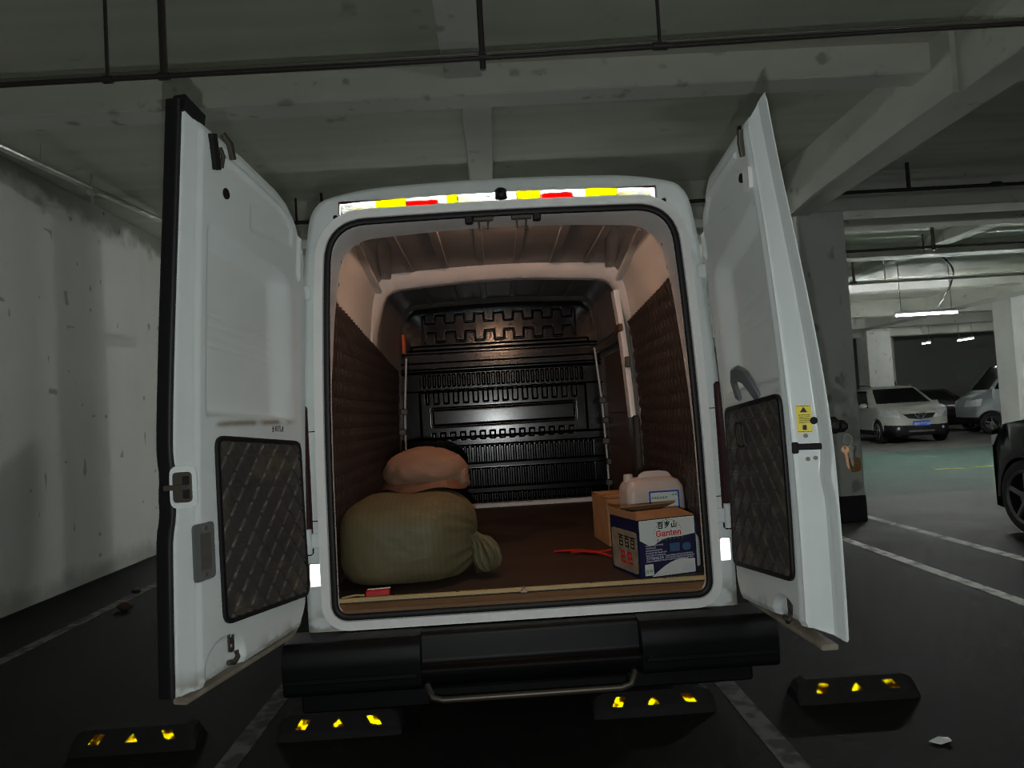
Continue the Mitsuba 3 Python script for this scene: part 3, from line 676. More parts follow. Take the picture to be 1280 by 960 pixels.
    # tread plate with rubber trim
    c = np.array(plate)     # (s,z): top free, top hinge, bottom hinge, bottom free
    def P(u, v, h):
        u, v = np.asarray(u)[..., None], np.asarray(v)[..., None]
        q = c[0] * (1 - u) * (1 - v) + c[1] * u * (1 - v) + c[2] * u * v + c[3] * (1 - u) * v
        return W3(q[..., 0], q[..., 1], .005 + h)
    us, vs = np.linalg.norm(c[0] - c[1]), np.linalg.norm(c[1] - c[2])
    put(key + '__tread_plate', tread(P, us, vs), 'tread_metal', 40, label='dark patterned tread plate with black rubber trim')
    rp = roundpoly(c, .035, 5); e = np.concatenate([rp[:1] * 0 + np.linspace(rp[i - 1], rp[i], 4)[:-1] for i in range(len(rp))])
    put(key + '__rubber_trim', sweep(W3(e[:, 0], e[:, 1], .007), rrect(.018, .014, .005, 3), closed=True, up=nin), 'seal_rubber', 40)
    return W3, ztop, zbot, d, nin, Tz, zf

# left
KL = V + '__rear_door'
WL = .76
W3, ztop, zbot, dL, nL, Tz, zf = door(KL, -1, math.radians(13.7), .041, .8605, WL, .056, .072, .004,
    [(.655, 1.402), (.108, 1.358), (.055, .752), (.618, .792)], (.12, .25, 2.02, 2.11, 1.95, 2.045, 1.445, .70),
    [(.02, 1.99), (.045, 2.09), (.085, 2.18), (.13, 2.255), (.19, 2.303), (.27, 2.335), (.5, 2.388), (.76, 2.428)], .620, .015)
labels[KL] = {'label': 'left rear door, opened outward, black rubber seal on its free edge'}
zz = np.linspace(.60, 2.50, 60); Ts = np.interp(zz, zf, Tz)
wob = .012 * np.exp(-((zz - 1.28) / .06) ** 2)
put(KL + '__edge_seal', sweep(W3(np.full(60, WL - .004), zz, -.034 - Ts + wob), rrect(.045, .055, .012, 4), up=nL), 'seal_rubber', 40)
put(KL + '__seal_cap', cat_([sweep(W3([WL + .005, WL - .05, WL - .10], [2.49, 2.475, 2.462], [-.075] * 3), rrect(.05, .06, .01, 3), up=(0, 0, 1))]), 'seal_rubber', 30)
# hook, hole, latch plate, pull pocket, rod bracket
put(KL + '__top_latch', cat_([sweep(W3([.70, .69, .67], [2.40, 2.37, 2.29], [.006] * 3), rrect(.03, .02, .004, 3), up=nL)]), 'dark_hole', 30)
put(KL + '__top_latch__claw', sweep(W3([.675, .66, .655], [2.36, 2.335, 2.30], [.018, .022, .012]), rrect(.014, .014, .004, 3), up=nL), 'steel_dark', 30)
put(KL + '__top_hook', sweep(W3([.62, .60, .585], [2.43, 2.40, 2.35], [-.01, .006, .010]), rrect(.022, .018, .005, 3), up=nL), 'steel_dark', 30)
def on(s, z, t, r, h, n, m, key): put(key, disc(W3(s, z, t), r, n, h), m)
on(.607, 2.228, .0, .019, .006, nL, 'dark_hole', KL + '__plug_hole')
eN = dL * .92 + nL * .38; eN /= np.linalg.norm(eN)
def plate_on(W3f, s, z, t, w, h, d, u, key, m, r=.012, thick=.006):
    """rounded plate on the door; u = its width direction"""
    o = W3f(s, z, t); put(key, prism(rrect(w, h, r), thick, frame(o, u, (0, 0, 1))), m)
uE = -nL * -1.0
uL = nL - .25 * dL     # across the free edge, towards the inside face
put(KL + '__latch_recess', prism(rrect(.085, .135, .03, 6), .006, frame(W3(WL + .006, 1.255, -.036), uL, (0, 0, 1))), 'van_paint')
put(KL + '__latch', cat_([prism(rrect(.058, .095, .014), .010, frame(W3(WL + .010, 1.255, -.036), uL, (0, 0, 1))), prism(rrect(.075, .016, .004), .03, frame(W3(WL + .010, 1.256, -.05), uL, (0, 0, 1)))]), 'steel_dark')
put(KL + '__latch__slot', prism(rrect(.018, .07, .005), .013, frame(W3(WL + .010, 1.255, -.022), uL, (0, 0, 1))), 'dark_hole')
fM = lambda s, z, t: frame(W3(s, z, t), -dL, (0, 0, 1))
put(KL + '__pull_pocket', prism(rrect(.105, .18, .016), .008, fM(.725, 1.045, .0)), 'grey_plastic', label='grey plastic pull pocket')
put(KL + '__pull_pocket__well', prism(rrect(.055, .115, .006), .010, fM(.722, 1.045, .0)), 'pipe_grey')
for z in (.972, 1.118): put(num(KL + '__pull_pocket__screw'), disc(W3(.722, z, .009), .008, nL, .004), 'steel')
put(KL + '__rod_bracket', cat_([prism(Polygon(rrect(.03, .075, .012)).difference(Polygon(circ(.008, 10) + [0, .017])).difference(Polygon(circ(.008, 10) - [0, .017])), .006, fM(.575, .72, -.008))]), 'steel_dark')
put(KL + '__rod_hook', sweep(W3([.60, .57, .55, .553], [.655, .648, .66, .68], [.0, .004, .004, .0]), circ(.009, 8)), 'steel_dark', 40)
put(KL + '__lower_seal', sweep(W3(np.linspace(.06, WL + .02, 12), np.interp(np.linspace(.06, WL + .02, 12), [.06, .11, WL + .02], [.64, .605, .595]), np.full(12, -.05)), rrect(.018, .05, .006, 3), up=nL), 'sill_grime', 30)
mk = [prism(rrect(.010, .018, .002), .001, fM(.285 - .014 * i, 1.415 - .001 * i, .002)) for i in range(6)]
mk = []
for i, segs in enumerate(([(0, 0, 4, 0), (2, 0, 2, 6), (0, 3, 4, 3)], [(0, 1, 4, 1), (1, 1, 1, 6), (3, 1, 3, 6)], [(0, 6, 4, 6), (0, 0, 0, 6), (4, 0, 4, 6)], [(0, 0, 4, 6), (4, 0, 4, 6)])):
    for x0, y0, x1, y1 in segs:
        q = np.array([[.300 - .022 * i - .0035 * x0, 1.412 - .0015 * i + .0035 * y0], [.300 - .022 * i - .0035 * x1, 1.412 - .0015 * i + .0035 * y1]])
        mk.append(sweep(W3(q[:, 0], q[:, 1], .0005), rrect(.003, .002, .0005, 2), up=nL))
put(KL + '__ink_mark', cat_(mk), 'ink_black', kind='stuff')

# right
KR = V + '__rear_door_001'
WR = .70
W3, ztop, zbot, dR, nR, Tz, zf = door(KR, 1, math.radians(1.2), .038, .857, WR, .036, .092, .088,
    [(.672, 1.432), (.115, 1.388), (.075, .77), (.655, .825)], (.10, .225, 1.95, 2.10, 1.89, 2.03, 1.452, .665),
    [(.02, 1.96), (.045, 2.04), (.09, 2.10), (.13, 2.20), (.18, 2.25), (.25, 2.30), (.70, 2.354)], .68, .035)
labels[KR] = {'label': 'right rear door, opened outward, yellow label on its free edge'}
fM = lambda s, z, t: frame(W3(s, z, t), dR, (0, 0, 1))
def edge(u, z, out=.002):    # a point on the slanted free edge; u from 0 (inner) to 1
    Tq = np.interp(z, zf, Tz); p0 = W3(WR + .088 * .10, z, -.008 - Tq * .22); p1 = W3(WR + .088 * .42, z, -.008 - Tq * .74)
    uu = p1 - p0; nn = np.cross(uu, [0, 0, 1.0]); nn /= np.linalg.norm(nn)
    if nn[1] > 0: nn = -nn
    return p0 + u * uu + nn * out, uu / np.linalg.norm(uu), nn
o, ue, ne = edge(.42, 1.352)
LM = frame(o, ue, (0, 0, 1))
put(KR + '__warning_label', prism(rrect(.046, .088, .004), .0012, LM), 'yellow_label', label='yellow warning label')
ink = [prism([(-.011, .021), (.011, .021), (0, .039)], .0022, LM), prism(rrect(.012, .016, .002, 3, (0, -.028)), .0022, LM)]
ink += [prism(rrect(.034, .0018, .0004, 2, (0, y)), .0022, LM) for y in (.012, .006, 0, -.006, -.012)]
ink += [prism(np.array([[-.021, -.042], [.021, -.042], [.021, -.0405], [-.021, -.0405]]), .002, LM), prism(np.array([[-.021, .0405], [.021, .0405], [.021, .042], [-.021, .042]]), .002, LM)]
put(KR + '__warning_label__print', cat_(ink), 'ink_black')
o, ue, ne = edge(.95, 1.345); put(KR + '__edge_plug', disc(o, .012, ne, .008), 'dark_hole')
o, ue, ne = edge(.45, 1.262, .004); put(KR + '__latch', cat_([box((0, 0, 0), (.085, .016, .014), .004, np.stack([ue, ne, [0, 0, 1]], 1)), box((-.035, 0, -.002), (.018, .022, .034), .003, None)][:1]), 'dark_hole')
scene.pop(KR + '__latch')
lt = cat_([box((0, 0, 0), (.088, .016, .020), .004), box((-.038, -.002, -.003), (.02, .018, .036), .003)]); lt.vertices = lt.vertices @ np.stack([ue, -ne, [0, 0, 1]], 0); lt.apply_translation(o)
put(KR + '__latch', lt, 'dark_hole')
for u, z in ((.40, 1.297), (.42, 1.222), (.85, 1.225)):
    o, ue, ne = edge(u, z); put(num(KR + '__screw'), disc(o, .007, ne, .005), 'steel_dark')
on(.655, 2.335, .004, .012, .008, nR, 'dark_hole', KR + '__top_hole')
put(KR + '__top_latch', sweep(W3([.665, .655, .648], [2.33, 2.29, 2.245], [.004, .008, .004]), rrect(.02, .02, .004, 3), up=nR), 'steel_dark', 30)
on(.60, 2.185, .004, .016, .008, nR, 'dark_hole', KR + '__lamp_hole')
put(KR + '__courtesy_lamp', prism(rrect(.055, .075, .01), .014, fM(.655, 2.165, -.002)), 'print_white')
# grab bracket over the tread plate
gb = W3([.27, .285, .31, .37, .43, .46, .47], [1.43, 1.49, 1.515, 1.52, 1.505, 1.47, 1.43], [.002, .02, .028, .03, .028, .02, .002])
put(KR + '__grab_bracket', sweep(gb, rrect(.05, .016, .005, 3), up=nR), 'grey_plastic', 40)
put(KR + '__plate_cutout', sweep(W3(*[np.append(q, q[0]) for q in (roundpoly([(.235, 1.245), (.305, 1.25), (.30, 1.34), (.23, 1.335)], .015, 4).T)], .011), circ(.005, 6)), 'seal_rubber')
put(KR + '__rod_bracket', cat_([prism(Polygon(rrect(.03, .075, .012)).difference(Polygon(circ(.008, 10) + [0, .017])).difference(Polygon(circ(.008, 10) - [0, .017])), .006, fM(.585, .735, -.008))]), 'steel_dark')
put(KR + '__rod_hook', sweep(W3([.55, .58, .60, .597], [.675, .668, .68, .70], [.0, .004, .004, .0]), circ(.009, 8)), 'steel_dark', 40)
sq_ = np.linspace(.06, WR + .06, 12)
put(KR + '__lower_seal', sweep(W3(sq_, np.interp(sq_, [.06, .11, WR + .06], [.665, .625, .632]), np.full(12, -.055)), rrect(.018, .055, .006, 3), up=nR), 'sill_grime', 30)
# outer handle of the right door, with keys hanging in it
Tq = np.interp(1.335, zf, Tz); o = W3(WR - .02, 1.325, -.02 - Tq)
hd = cat_([box((0, 0, 0), (.055, .12, .055), .018), box((.03, .0, -.005), (.05, .085, .04), .014)]); hd.apply_translation(o + [.03, 0, 0])
put(KR + '__outer_handle', hd, 'seal_rubber', 40)
kb = 'key_bunch'; o = o + [.072, -.045, -.045]
tag(kb, 'bunch of keys hanging from the black outer handle of the right door', 'keys')
a = np.linspace(0, 2 * pi, 21)[:-1]
put(kb + '__ring', tube(np.stack([o[0] + .014 * np.sin(a) , o[1] + 0 * a, o[2] - .004 + .018 * np.cos(a)], 1), .0022, 6, closed=True, up=(0, 1, 0)), 'steel')
for i, (dx, L, m) in enumerate(((-.012, .062, 'brass'), (.004, .056, 'steel'), (.018, .05, 'steel'))):
    K = cat_([prism(Polygon(circ(.012, 14)).difference(Polygon(circ(.004, 8) + [0, .005])), .003), prism([(-.004, -.01), (.004, -.01), (.004, -L), (-.001, -L), (-.004, -L + .008)], .0025)])
    K.apply_transform(frame(o + [dx, .004 * (i - 1), -.034], (.9, .4 * (i - 1), .1), (.12 * (i - 1), 0, 1)))
    put(num(kb + '__key'), K, m)
K = prism(roundpoly([(-.02, 0), (.02, 0), (.024, -.045), (-.012, -.05)], .012, 4), .006); K.apply_transform(frame(o + [.02, .012, -.062], (1, .2, 0), (.1, 0, 1)))
put(kb + '__tag', K, 'brass')

# ------------------------------------------------------------------ what lies in the van
def f_sackg(p, n, uv):
    w = 0.5 + 0.5 * dr.sin(p.x * 900.0) * dr.sin((p.z + p.y) * 900.0); g = fbm(p.x * 5, p.y * 5, p.z * 5, 4)
    st = 0.5 + 0.5 * dr.sin((p.x + 0.03 * g) * 260.0)
    return mix(srgb(84, 79, 56), srgb(106, 100, 74), g * 0.6 + 0.2 * w + 0.2 * st)
mat('sack_green', proc(f_sackg), 0.55, spec=0.35, bump=(proc(lambda p, n, uv: fbm(p.x * 22, p.y * 22, p.z * 22, 3), 2e-3), 0.006))
def f_sacko(p, n, uv):
    g = fbm(p.x * 6, p.y * 6, p.z * 6, 4); w = 0.5 + 0.5 * dr.sin(p.x * 800.0) * dr.sin((p.z + p.y) * 800.0)
    return mix(srgb(112, 86, 70), srgb(136, 108, 90), g * 0.7 + 0.3 * w)
mat('sack_orange', proc(f_sacko), 0.6, spec=0.3, bump=(proc(lambda p, n, uv: fbm(p.x * 16, p.y * 16, p.z * 16, 3), 2e-3), 0.016))
def f_sackd(p, n, uv): return mix(srgb(92, 56, 38), srgb(110, 72, 50), fbm(p.x * 9, p.y * 9, p.z * 9, 4))
mat('sack_fold', proc(f_sackd), 0.6)

def blob(c, h, e=(.62, .62), n=(90, 130), amp=.02, freq=4.0, seed=1, flat=None, taper=None, pleat=0):
    """stuffed bag: a superellipsoid with lumps; flat = height of what it lies on"""
    th = np.linspace(-pi / 2, pi / 2, n[0])[:, None]; ph = np.linspace(0, 2 * pi, n[1], endpoint=False)[None]
    pw = lambda v, k: np.sign(v) * np.abs(v) ** k
    P = np.stack([pw(np.cos(th), e[0]) * pw(np.cos(ph), e[1]), pw(np.cos(th), e[0]) * pw(np.sin(ph), e[1]), pw(np.sin(th), e[0]) + 0 * ph], -1)
    if taper is not None: P = taper(P)
    q = P * np.array(h); nn = P / (np.linalg.norm(P, axis=-1, keepdims=True) + 1e-9)
    k = meshkit.fbm(q * freq + 50 + seed, 4, seed) - .5
    if pleat: q = q + nn * (pleat * np.sin(17 * np.arctan2(P[..., 2], P[..., 1]) + 9 * k) * sstep(.45, .98, P[..., 0]))[..., None]
    q = q + nn * (amp * 2 * k)[..., None]
    q = q + np.array(c)
    if flat is not None:
        z = q[..., 2]; q[..., 2] = np.where(z < flat + .03, flat + .03 * np.clip((z - flat + .1) / .13, 0, 1) ** 2, z)
    return surf(q, True)

FZ = .6605
def tg(P):
    P = P.copy(); x = P[..., 0]
    k = 1 - .22 * sstep(.35, 1.0, x) - .05 * sstep(.3, 1, -x); P[..., 1] *= k; P[..., 2] *= (1 - .12 * sstep(.4, 1.0, x)); return P
sk = 'sack'
put('green_sack', blob((-.525, .63, .855), (.325, .40, .212), (.58, .60), amp=.02, freq=3.2, seed=3, flat=FZ, taper=tg, pleat=.007), 'sack_green', True,
    label='big stuffed green woven sack lying at the left of the van floor', cat='sack')
# gathered mouth of the sack, folded over to the right
a = np.linspace(0, 2 * pi, 96, endpoint=False); prof = [(0, .028), (.018, .030), (.035, .050), (.07, .064), (.105, .070), (.14, .064), (.165, .044), (.172, .0)]
rows = []
for i, (h, r) in enumerate(prof):
    t_ = i / (len(prof) - 1); rr_ = r * (1 + .20 * np.cos(11 * a + .6 * i) * min(1, i / 2) + .10 * np.cos(23 * a + 2))
    rows.append(np.stack([-.215 + .085 * math.sin(t_ * pi * .5) + rr_ * .80 * np.cos(a), .47 + rr_ * np.sin(a), .868 - h * 1.02 + .02 * np.cos(a) * r / .06], -1))
put('green_sack__gathered_mouth', surf(np.array(rows), True), 'sack_green', True)
put('green_sack__tie', tube(np.stack([-.225 + .026 * np.cos(a[::4]), .50 + .034 * np.sin(a[::4]), .845 + .008 * np.cos(a[::4])], 1), .005, 6, closed=True), 'batten_wood')
cr = [np.array([[-.36 + .16 * t + .012 * math.sin(7 * t + i), .28 + .05 * i, 0] for t in np.linspace(0, 1, 8)]) for i in range(3)]
put('orange_sack', blob((-.455, .80, 1.155), (.215, .175, .118), (.92, .85), amp=.030, freq=6, seed=9, flat=1.062), 'sack_orange', True,
    label='smaller orange-tan sack lying on top of the green sack', cat='sack')
aa = np.linspace(pi * .98, 2.02 * pi, 40)
fold = np.array([np.stack([-.455 + (.215 + .012 * k) * np.cos(aa), .80 + (.175 + .012 * k) * np.sin(aa), 1.108 - .022 * k + .010 * np.sin(5 * aa + k)], -1) for k in np.linspace(-.4, 1.6, 6)])
fm = surf(fold); fm2 = surf(fold[::-1] + [0, .006, 0]); put('orange_sack__hem', cat_([fm]), 'sack_fold', True)
ear = blob((-.262, .74, 1.115), (.035, .05, .055), (.9, .9), (30, 40), amp=.012, freq=14, seed=4); put('orange_sack__tied_corner', ear, 'sack_orange', True)

# water carton
A = math.radians(16); ux, uy = np.array([math.cos(A), math.sin(A), 0]), np.array([-math.sin(A), math.cos(A), 0]); O = np.array([.530, .20, FZ])
CW, CD, CH = .285, .295, .258
def cp3(u, v, w): return O + u * ux + v * uy + np.array([0, 0, w])
mat('card_brown', proc(lambda p, n, uv: mix(srgb(150, 112, 76), srgb(172, 134, 96), fbm(p.x * 12, p.y * 12, p.z * 12, 3))), 0.8, spec=0.1)
mat('carton_navy', srgb(25, 28, 64), 0.45); mat('carton_white', srgb(206, 214, 210), 0.45); mat('ink_red', srgb(204, 44, 44), 0.5)
mat('ink_pale', srgb(190, 196, 214), 0.5); mat('ink_teal', srgb(56, 92, 128), 0.5)
th_ = .005
def panel(u0, u1, v0, v1, w0, w1):
    m = box(((u0 + u1) / 2, (v0 + v1) / 2, (w0 + w1) / 2), (u1 - u0, v1 - v0, w1 - w0)); m.vertices = m.vertices @ np.stack([ux, uy, [0, 0, 1]]) + O; return m
tag('water_carton', 'open navy and white drinking water carton beside the right wall of the van', 'carton')
put('water_carton__body', cat_([panel(0, CW, 0, th_, 0, CH), panel(0, CW, CD - th_, CD, 0, CH), panel(0, th_, 0, CD, 0, CH), panel(CW - th_, CW, 0, CD, 0, CH), panel(0, CW, 0, CD, 0, th_)]), 'carton_navy')
def flap(p0, p1, dirv, L, key):
    dirv = np.array(dirv, float); dirv /= np.linalg.norm(dirv); q = np.array([p0, p1, p1 + dirv * L, p0 + dirv * L]); n = np.cross(p1 - p0, dirv); n = n / np.linalg.norm(n) * .004
    put(key, trimesh.convex.convex_hull(np.vstack([q, q + n])), 'card_brown')
e = .004
flap(cp3(0, e, CH), cp3(CW, e, CH), uy * .96 + np.array([0, 0, .10]), .15, 'water_carton__flap')
flap(cp3(CW, CD, CH), cp3(0, CD, CH), -uy * .9 + np.array([0, 0, .28]), .14, 'water_carton__flap_001')
flap(cp3(0, CD, CH), cp3(0, 0, CH), -ux * .10 + np.array([0, 0, 1.0]), .035, 'water_carton__flap_002')
FM = frame(O - uy * .0012, ux, (0, 0, 1))        # front face: u right, v up, w towards the viewer
def top_edge(u): return .158 + .018 * math.cos(u / CW * pi) ** 2 - .030 * math.exp(-((u - .055) / .045) ** 2) + .012 * math.exp(-((u - .15) / .06) ** 2)
us_ = np.linspace(.004, CW - .004, 40)
put('water_carton__white_band', prism([(u, top_edge(u)) for u in us_] + [(CW - .004, CH - .003), (.004, CH - .003)], .0012, FM), 'carton_white')
put('water_carton__white_wave', prism([(.055, .004)] + [(u, .006 + .064 * math.sin(min(1, (u - .055) / .19) * pi * .62)) for u in np.linspace(.056, CW - .012, 24)] + [(CW - .012, .004)], .0012, FM), 'carton_white')
put('water_carton__white_square', prism(rrect(.042, .05, .002, 2, (.042, .036)), .0014, FM), 'carton_white')
def strokes(segs, x, y, s, w, M, d=.002):
    out = []
    for x0, y0, x1, y1 in segs:
        p, q = np.array([x + x0 * s, y + y0 * s]), np.array([x + x1 * s, y + y1 * s]); t = (q - p) / (np.linalg.norm(q - p) + 1e-9); n = np.array([-t[1], t[0]]) * w / 2; t = t * w / 2
        out.append(prism([p - t - n, q + t - n, q + t + n, p - t + n], d, M))
    return cat_(out)
BAI = [(.05, .95, .95, .95), (.5, .95, .4, .75), (.18, .72, .82, .72), (.18, .05, .18, .72), (.82, .05, .82, .72), (.18, .4, .82, .4), (.18, .05, .82, .05)]
SUI = [(.5, 1, .5, .72), (.15, .9, .15, .7), (.85, .9, .85, .7), (.15, .7, .85, .7), (.4, .62, .15, .35), (.35, .52, .8, .52), (.8, .52, .55, .2), (.55, .2, .2, 0), (.38, .38, .55, .26)]
SHAN = [(.5, 1, .5, .08), (.1, .6, .1, .08), (.9, .6, .9, .08), (.1, .08, .9, .08)]
put('water_carton__name', cat_([strokes(g, .095 + .034 * i, .213 + .003 * (1 - abs(i - 1)), .028, .0042, FM) for i, g in enumerate((BAI, SUI, SHAN))]), 'ink_black')
def tF(s, h, u, w, M=FM, **k):
    m = meshkit.text_mesh(s, h, .002, k.get('bold', False)); ex = m.bounds[1] - m.bounds[0]
    if 'width' in k: m.apply_scale([k['width'] / ex[0], 1, 1])
    m.apply_translation([u, w, 0]); m.apply_transform(M); return m
put('water_carton__red_name', tF('Ganten', .026, .083, .178, bold=True, width=.125), 'ink_red')
arc_ = [tF(c, .009, .088 + .0205 * i, .159 + .0006 * i, width=.008) for i, c in enumerate('BAISUISHAN'[:7])]
scene.pop('x', None)
SMALL = [(.05, .5, .95, .5), (.5, .95, .5, .05), (.15, .15, .85, .15), (.15, .85, .85, .85)]
put('water_carton__green_line', cat_([strokes(SMALL, .088 + .0205 * i, .157 + .0008 * i, .010, .0016, FM) for i in range(7)]), 'ink_green')
an = np.linspace(.12 * pi, .93 * pi, 26)
put('water_carton__arc', cat_([strokes([(math.cos(an[i]), math.sin(an[i]), math.cos(an[i + 1]), math.sin(an[i + 1]))], .145, .178, .072, .0016, FM) for i in range(0, 25, 2)]), 'ink_black')
fine = []
rng = np.random.default_rng(5)
for r_, (y, u0, u1) in enumerate(((.139, .03, .115), (.128, .03, .075), (.117, .03, .11), (.106, .03, .13), (.095, .03, .12), (.088, .125, .265), (.079, .125, .27), (.070, .03, .26))):
    u = u0
    while u < u1:
        fine.append(strokes([SMALL[i] for i in rng.choice(4, 3, False)], u, y, .0062, .0012, FM, .0016)); u += .0074
put('water_carton__small_print', cat_(fine), 'ink_pale', kind='stuff')
put('water_carton__volume', tF('570mlx24', .012, .03, .080, bold=True, width=.085), 'ink_pale')
put('water_carton__picture', cat_([prism(rrect(.05, .038, .004, 3, (.175, .124)), .0014, FM)]), 'ink_teal')
put('water_carton__picture_001', cat_([prism(rrect(.042, .034, .014, 4, (.235, .122)), .0014, FM)]), 'ink_teal')
bars = [prism([(.205 + .0045 * i, .012), (.205 + .0045 * i + (.0012 + .0012 * (i % 3 == 0)), .012), (.205 + .0045 * i + (.0012 + .0012 * (i % 3 == 0)), .042), (.205 + .0045 * i, .042)], .0018, FM) for i in range(14)]
put('water_carton__barcode', cat_(bars), 'ink_pale', kind='stuff')
SYM = [(.2, .1, .2, .9), (.2, .9, .8, .9), (.8, .9, .8, .5), (.2, .5, .8, .5), (.5, .1, .9, .1)]
put('water_carton__symbol', cat_([strokes(SYM, .025 + .018 * i, .022, .014, .0022, FM) for i in range(2)]), 'ink_green')
LMx = frame(O - ux * .0012 + uy * CD, -uy, (0, 0, 1))
mat('carton_side', proc(lambda p, n, uv: mix(srgb(110, 96, 78), srgb(168, 156, 136), fbm(p.y * 30, p.z * 30, 3.0, 3))), 0.6)
put('water_carton__side_print', prism(rrect(CD - .03, CH * .72, .02, 4, (CD / 2, CH * .42)), .001, LMx), 'carton_side')
put('water_carton__side_red', cat_([strokes(SYM, .10 + .07 * i, .05, .055, .012, LMx) for i in range(2)]), 'ink_red')
put('water_carton__side_black', cat_([strokes(BAI, .09 + .06 * i, .125, .05, .006, LMx) for i in range(3)]), 'ink_black')

# jerrycan behind it
JR = rotz(math.radians(4)); JC = np.array([.705, .735, FZ])
def jput(key, m, mt, sm=30): m = m.copy() if hasattr(m, 'copy') else m; m.vertices = m.vertices @ JR.T + JC; put(key, m, mt, sm)
mat('can_white', srgb(186, 178, 172), 0.4, spec=0.4, spec_trans=0.0)
def rsec(w, d, r, z): q = rrect(w, d, r, 6); return np.stack([q[:, 0], q[:, 1], np.full(len(q), z)], 1)
secs = [(.26, .19, .03, 0), (.295, .215, .045, .012), (.30, .22, .045, .05), (.298, .218, .045, .14), (.302, .222, .045, .20), (.30, .22, .045, .32), (.292, .21, .045, .355), (.26, .17, .045, .385), (.20, .11, .03, .398), (.02, .02, .004, .40)]
can = surf(np.array([rsec(*q) for q in secs]), True); jput('jerrycan', can, 'can_white')
tag('jerrycan', 'whitish plastic jerrycan with a blue-framed label standing behind the water carton', 'jerrycan')
hp_ = np.array([[-.05, 0, .385], [-.045, 0, .402], [-.03, 0, .412], [.05, 0, .412], [.085, 0, .406], [.10, 0, .385]])
jput('jerrycan__handle', sweep(hp_, rrect(.036, .02, .008, 4), up=(0, 1, 0)), 'can_white')
jput('jerrycan__cap', lathe([(0, .425), (.022, .425), (.024, .42), (.024, .385), (.0, .383)], 20, c=(-.115, 0, -.006)), 'can_white')
JF = frame((0, -.1125, .262), (1, 0, 0), (0, 0, 1))
jput('jerrycan__label', prism(rrect(.155, .15, .006, 3, (.035, 0)), .002, JF), 'carton_white')
jput('jerrycan__label__border', prism(Polygon(rrect(.155, .15, .006, 3, (.035, 0))).difference(Polygon(rrect(.139, .134, .004, 3, (.035, 0)))), .003, JF), 'blue_plastic')
jput('jerrycan__label__print', cat_([strokes(SMALL, -.03 + .014 * i, .035, .011, .0018, JF, .003) for i in range(6)] + [strokes(SMALL, .075 + .016 * i, .047, .010, .0018, JF, .003) for i in range(2)]), 'ink_green')

# brown carton further in, bottle, tools, litter on the van floor
BR = rotz(math.radians(6))
m = box((0, 0, .13), (.30, .36, .26), .002, None); m.vertices = m.vertices @ BR.T + np.array([.645, 1.22, FZ + .002]); put('brown_carton', m, 'card_brown', label='plain brown carton behind the jerrycan by the right wall', cat='carton')
fl = cat_([box((0, -.06, .265), (.30, .17, .004), 0, rotx(.10)), box((0, .13, .28), (.30, .14, .004), 0, rotx(.5))]); fl.vertices = fl.vertices @ BR.T + np.array([.645, 1.22, FZ + .002])
for nm, b_ in (('flap', box((0, -.09, .266), (.30, .17, .004))), ('flap_001', box((0, .10, .268), (.30, .15, .004)))):
    b_.vertices = b_.vertices @ BR.T + np.array([.645, 1.22, FZ + .002]); put('brown_carton__' + nm, b_, 'card_brown')
put('bottle', lathe([(0, 0), (.03, 0), (.032, .01), (.032, .115), (.028, .135), (.018, .15), (.016, .155), (0, .155)], 20, c=(.826, .43, FZ)), 'carton_white', 40, label='small white bottle with a blue cap right of the water carton', cat='bottle')
put('bottle__cap', lathe([(0, .154), (.022, .154), (.024, .16), (.022, .20), (.016, .205), (0, .205)], 18, c=(.826, .43, FZ)), 'blue_plastic', 40)
def ribbon(pts, w, th=.003):
    p = np.array(pts, float); q = np.stack([np.interp(np.linspace(0, 1, 24), np.linspace(0, 1, len(p)), p[:, k]) for k in range(3)], 1); return sweep(gaussian_filter(q, (1.2, 0), mode='nearest'), rrect(w, th, th * .4, 2), up=(0, 0, 1))
put('red_strap', cat_([ribbon([[.20, .98, FZ + .006], [.32, .92, FZ + .016], [.42, .85, FZ + .010], [.50, .80, FZ + .03]], .045, .006)]), 'red_plastic', 30, label='red plastic strap lying on the floor left of the water carton', cat='strap')
put('red_strap__loop', ribbon([[.28, .88, FZ + .010], [.38, .83, FZ + .024], [.46, .76, FZ + .012], [.485, .70, FZ + .008]], .022, .006), 'red_plastic', 30)
put('red_packet', box((0, 0, .012), (.105, .05, .022), .004), 'red_plastic', label='small red packet lying in front of the green sack', cat='packet')
scene['red_packet'] = mikit.ply((lambda q: (setattr(q, 'vertices', q.vertices @ rotz(.12).T + np.array([-.635, .215, FZ])), q)[1])(box((0, 0, .014), (.105, .05, .026), .004)), 'red_plastic')
q = box((0, 0, .028), (.10, .012, .003)); q.vertices = q.vertices @ rotz(.12).T + np.array([-.632, .232, FZ]); put('red_packet__white_edge', q, 'print_white')
put('wood_lath', ribbon([[-.79, .185, FZ + .006], [-.73, .20, FZ + .012], [-.69, .205, FZ + .008]], .016, .006), 'batten_wood', label='short pale lath by the left end of the threshold', cat='wood')

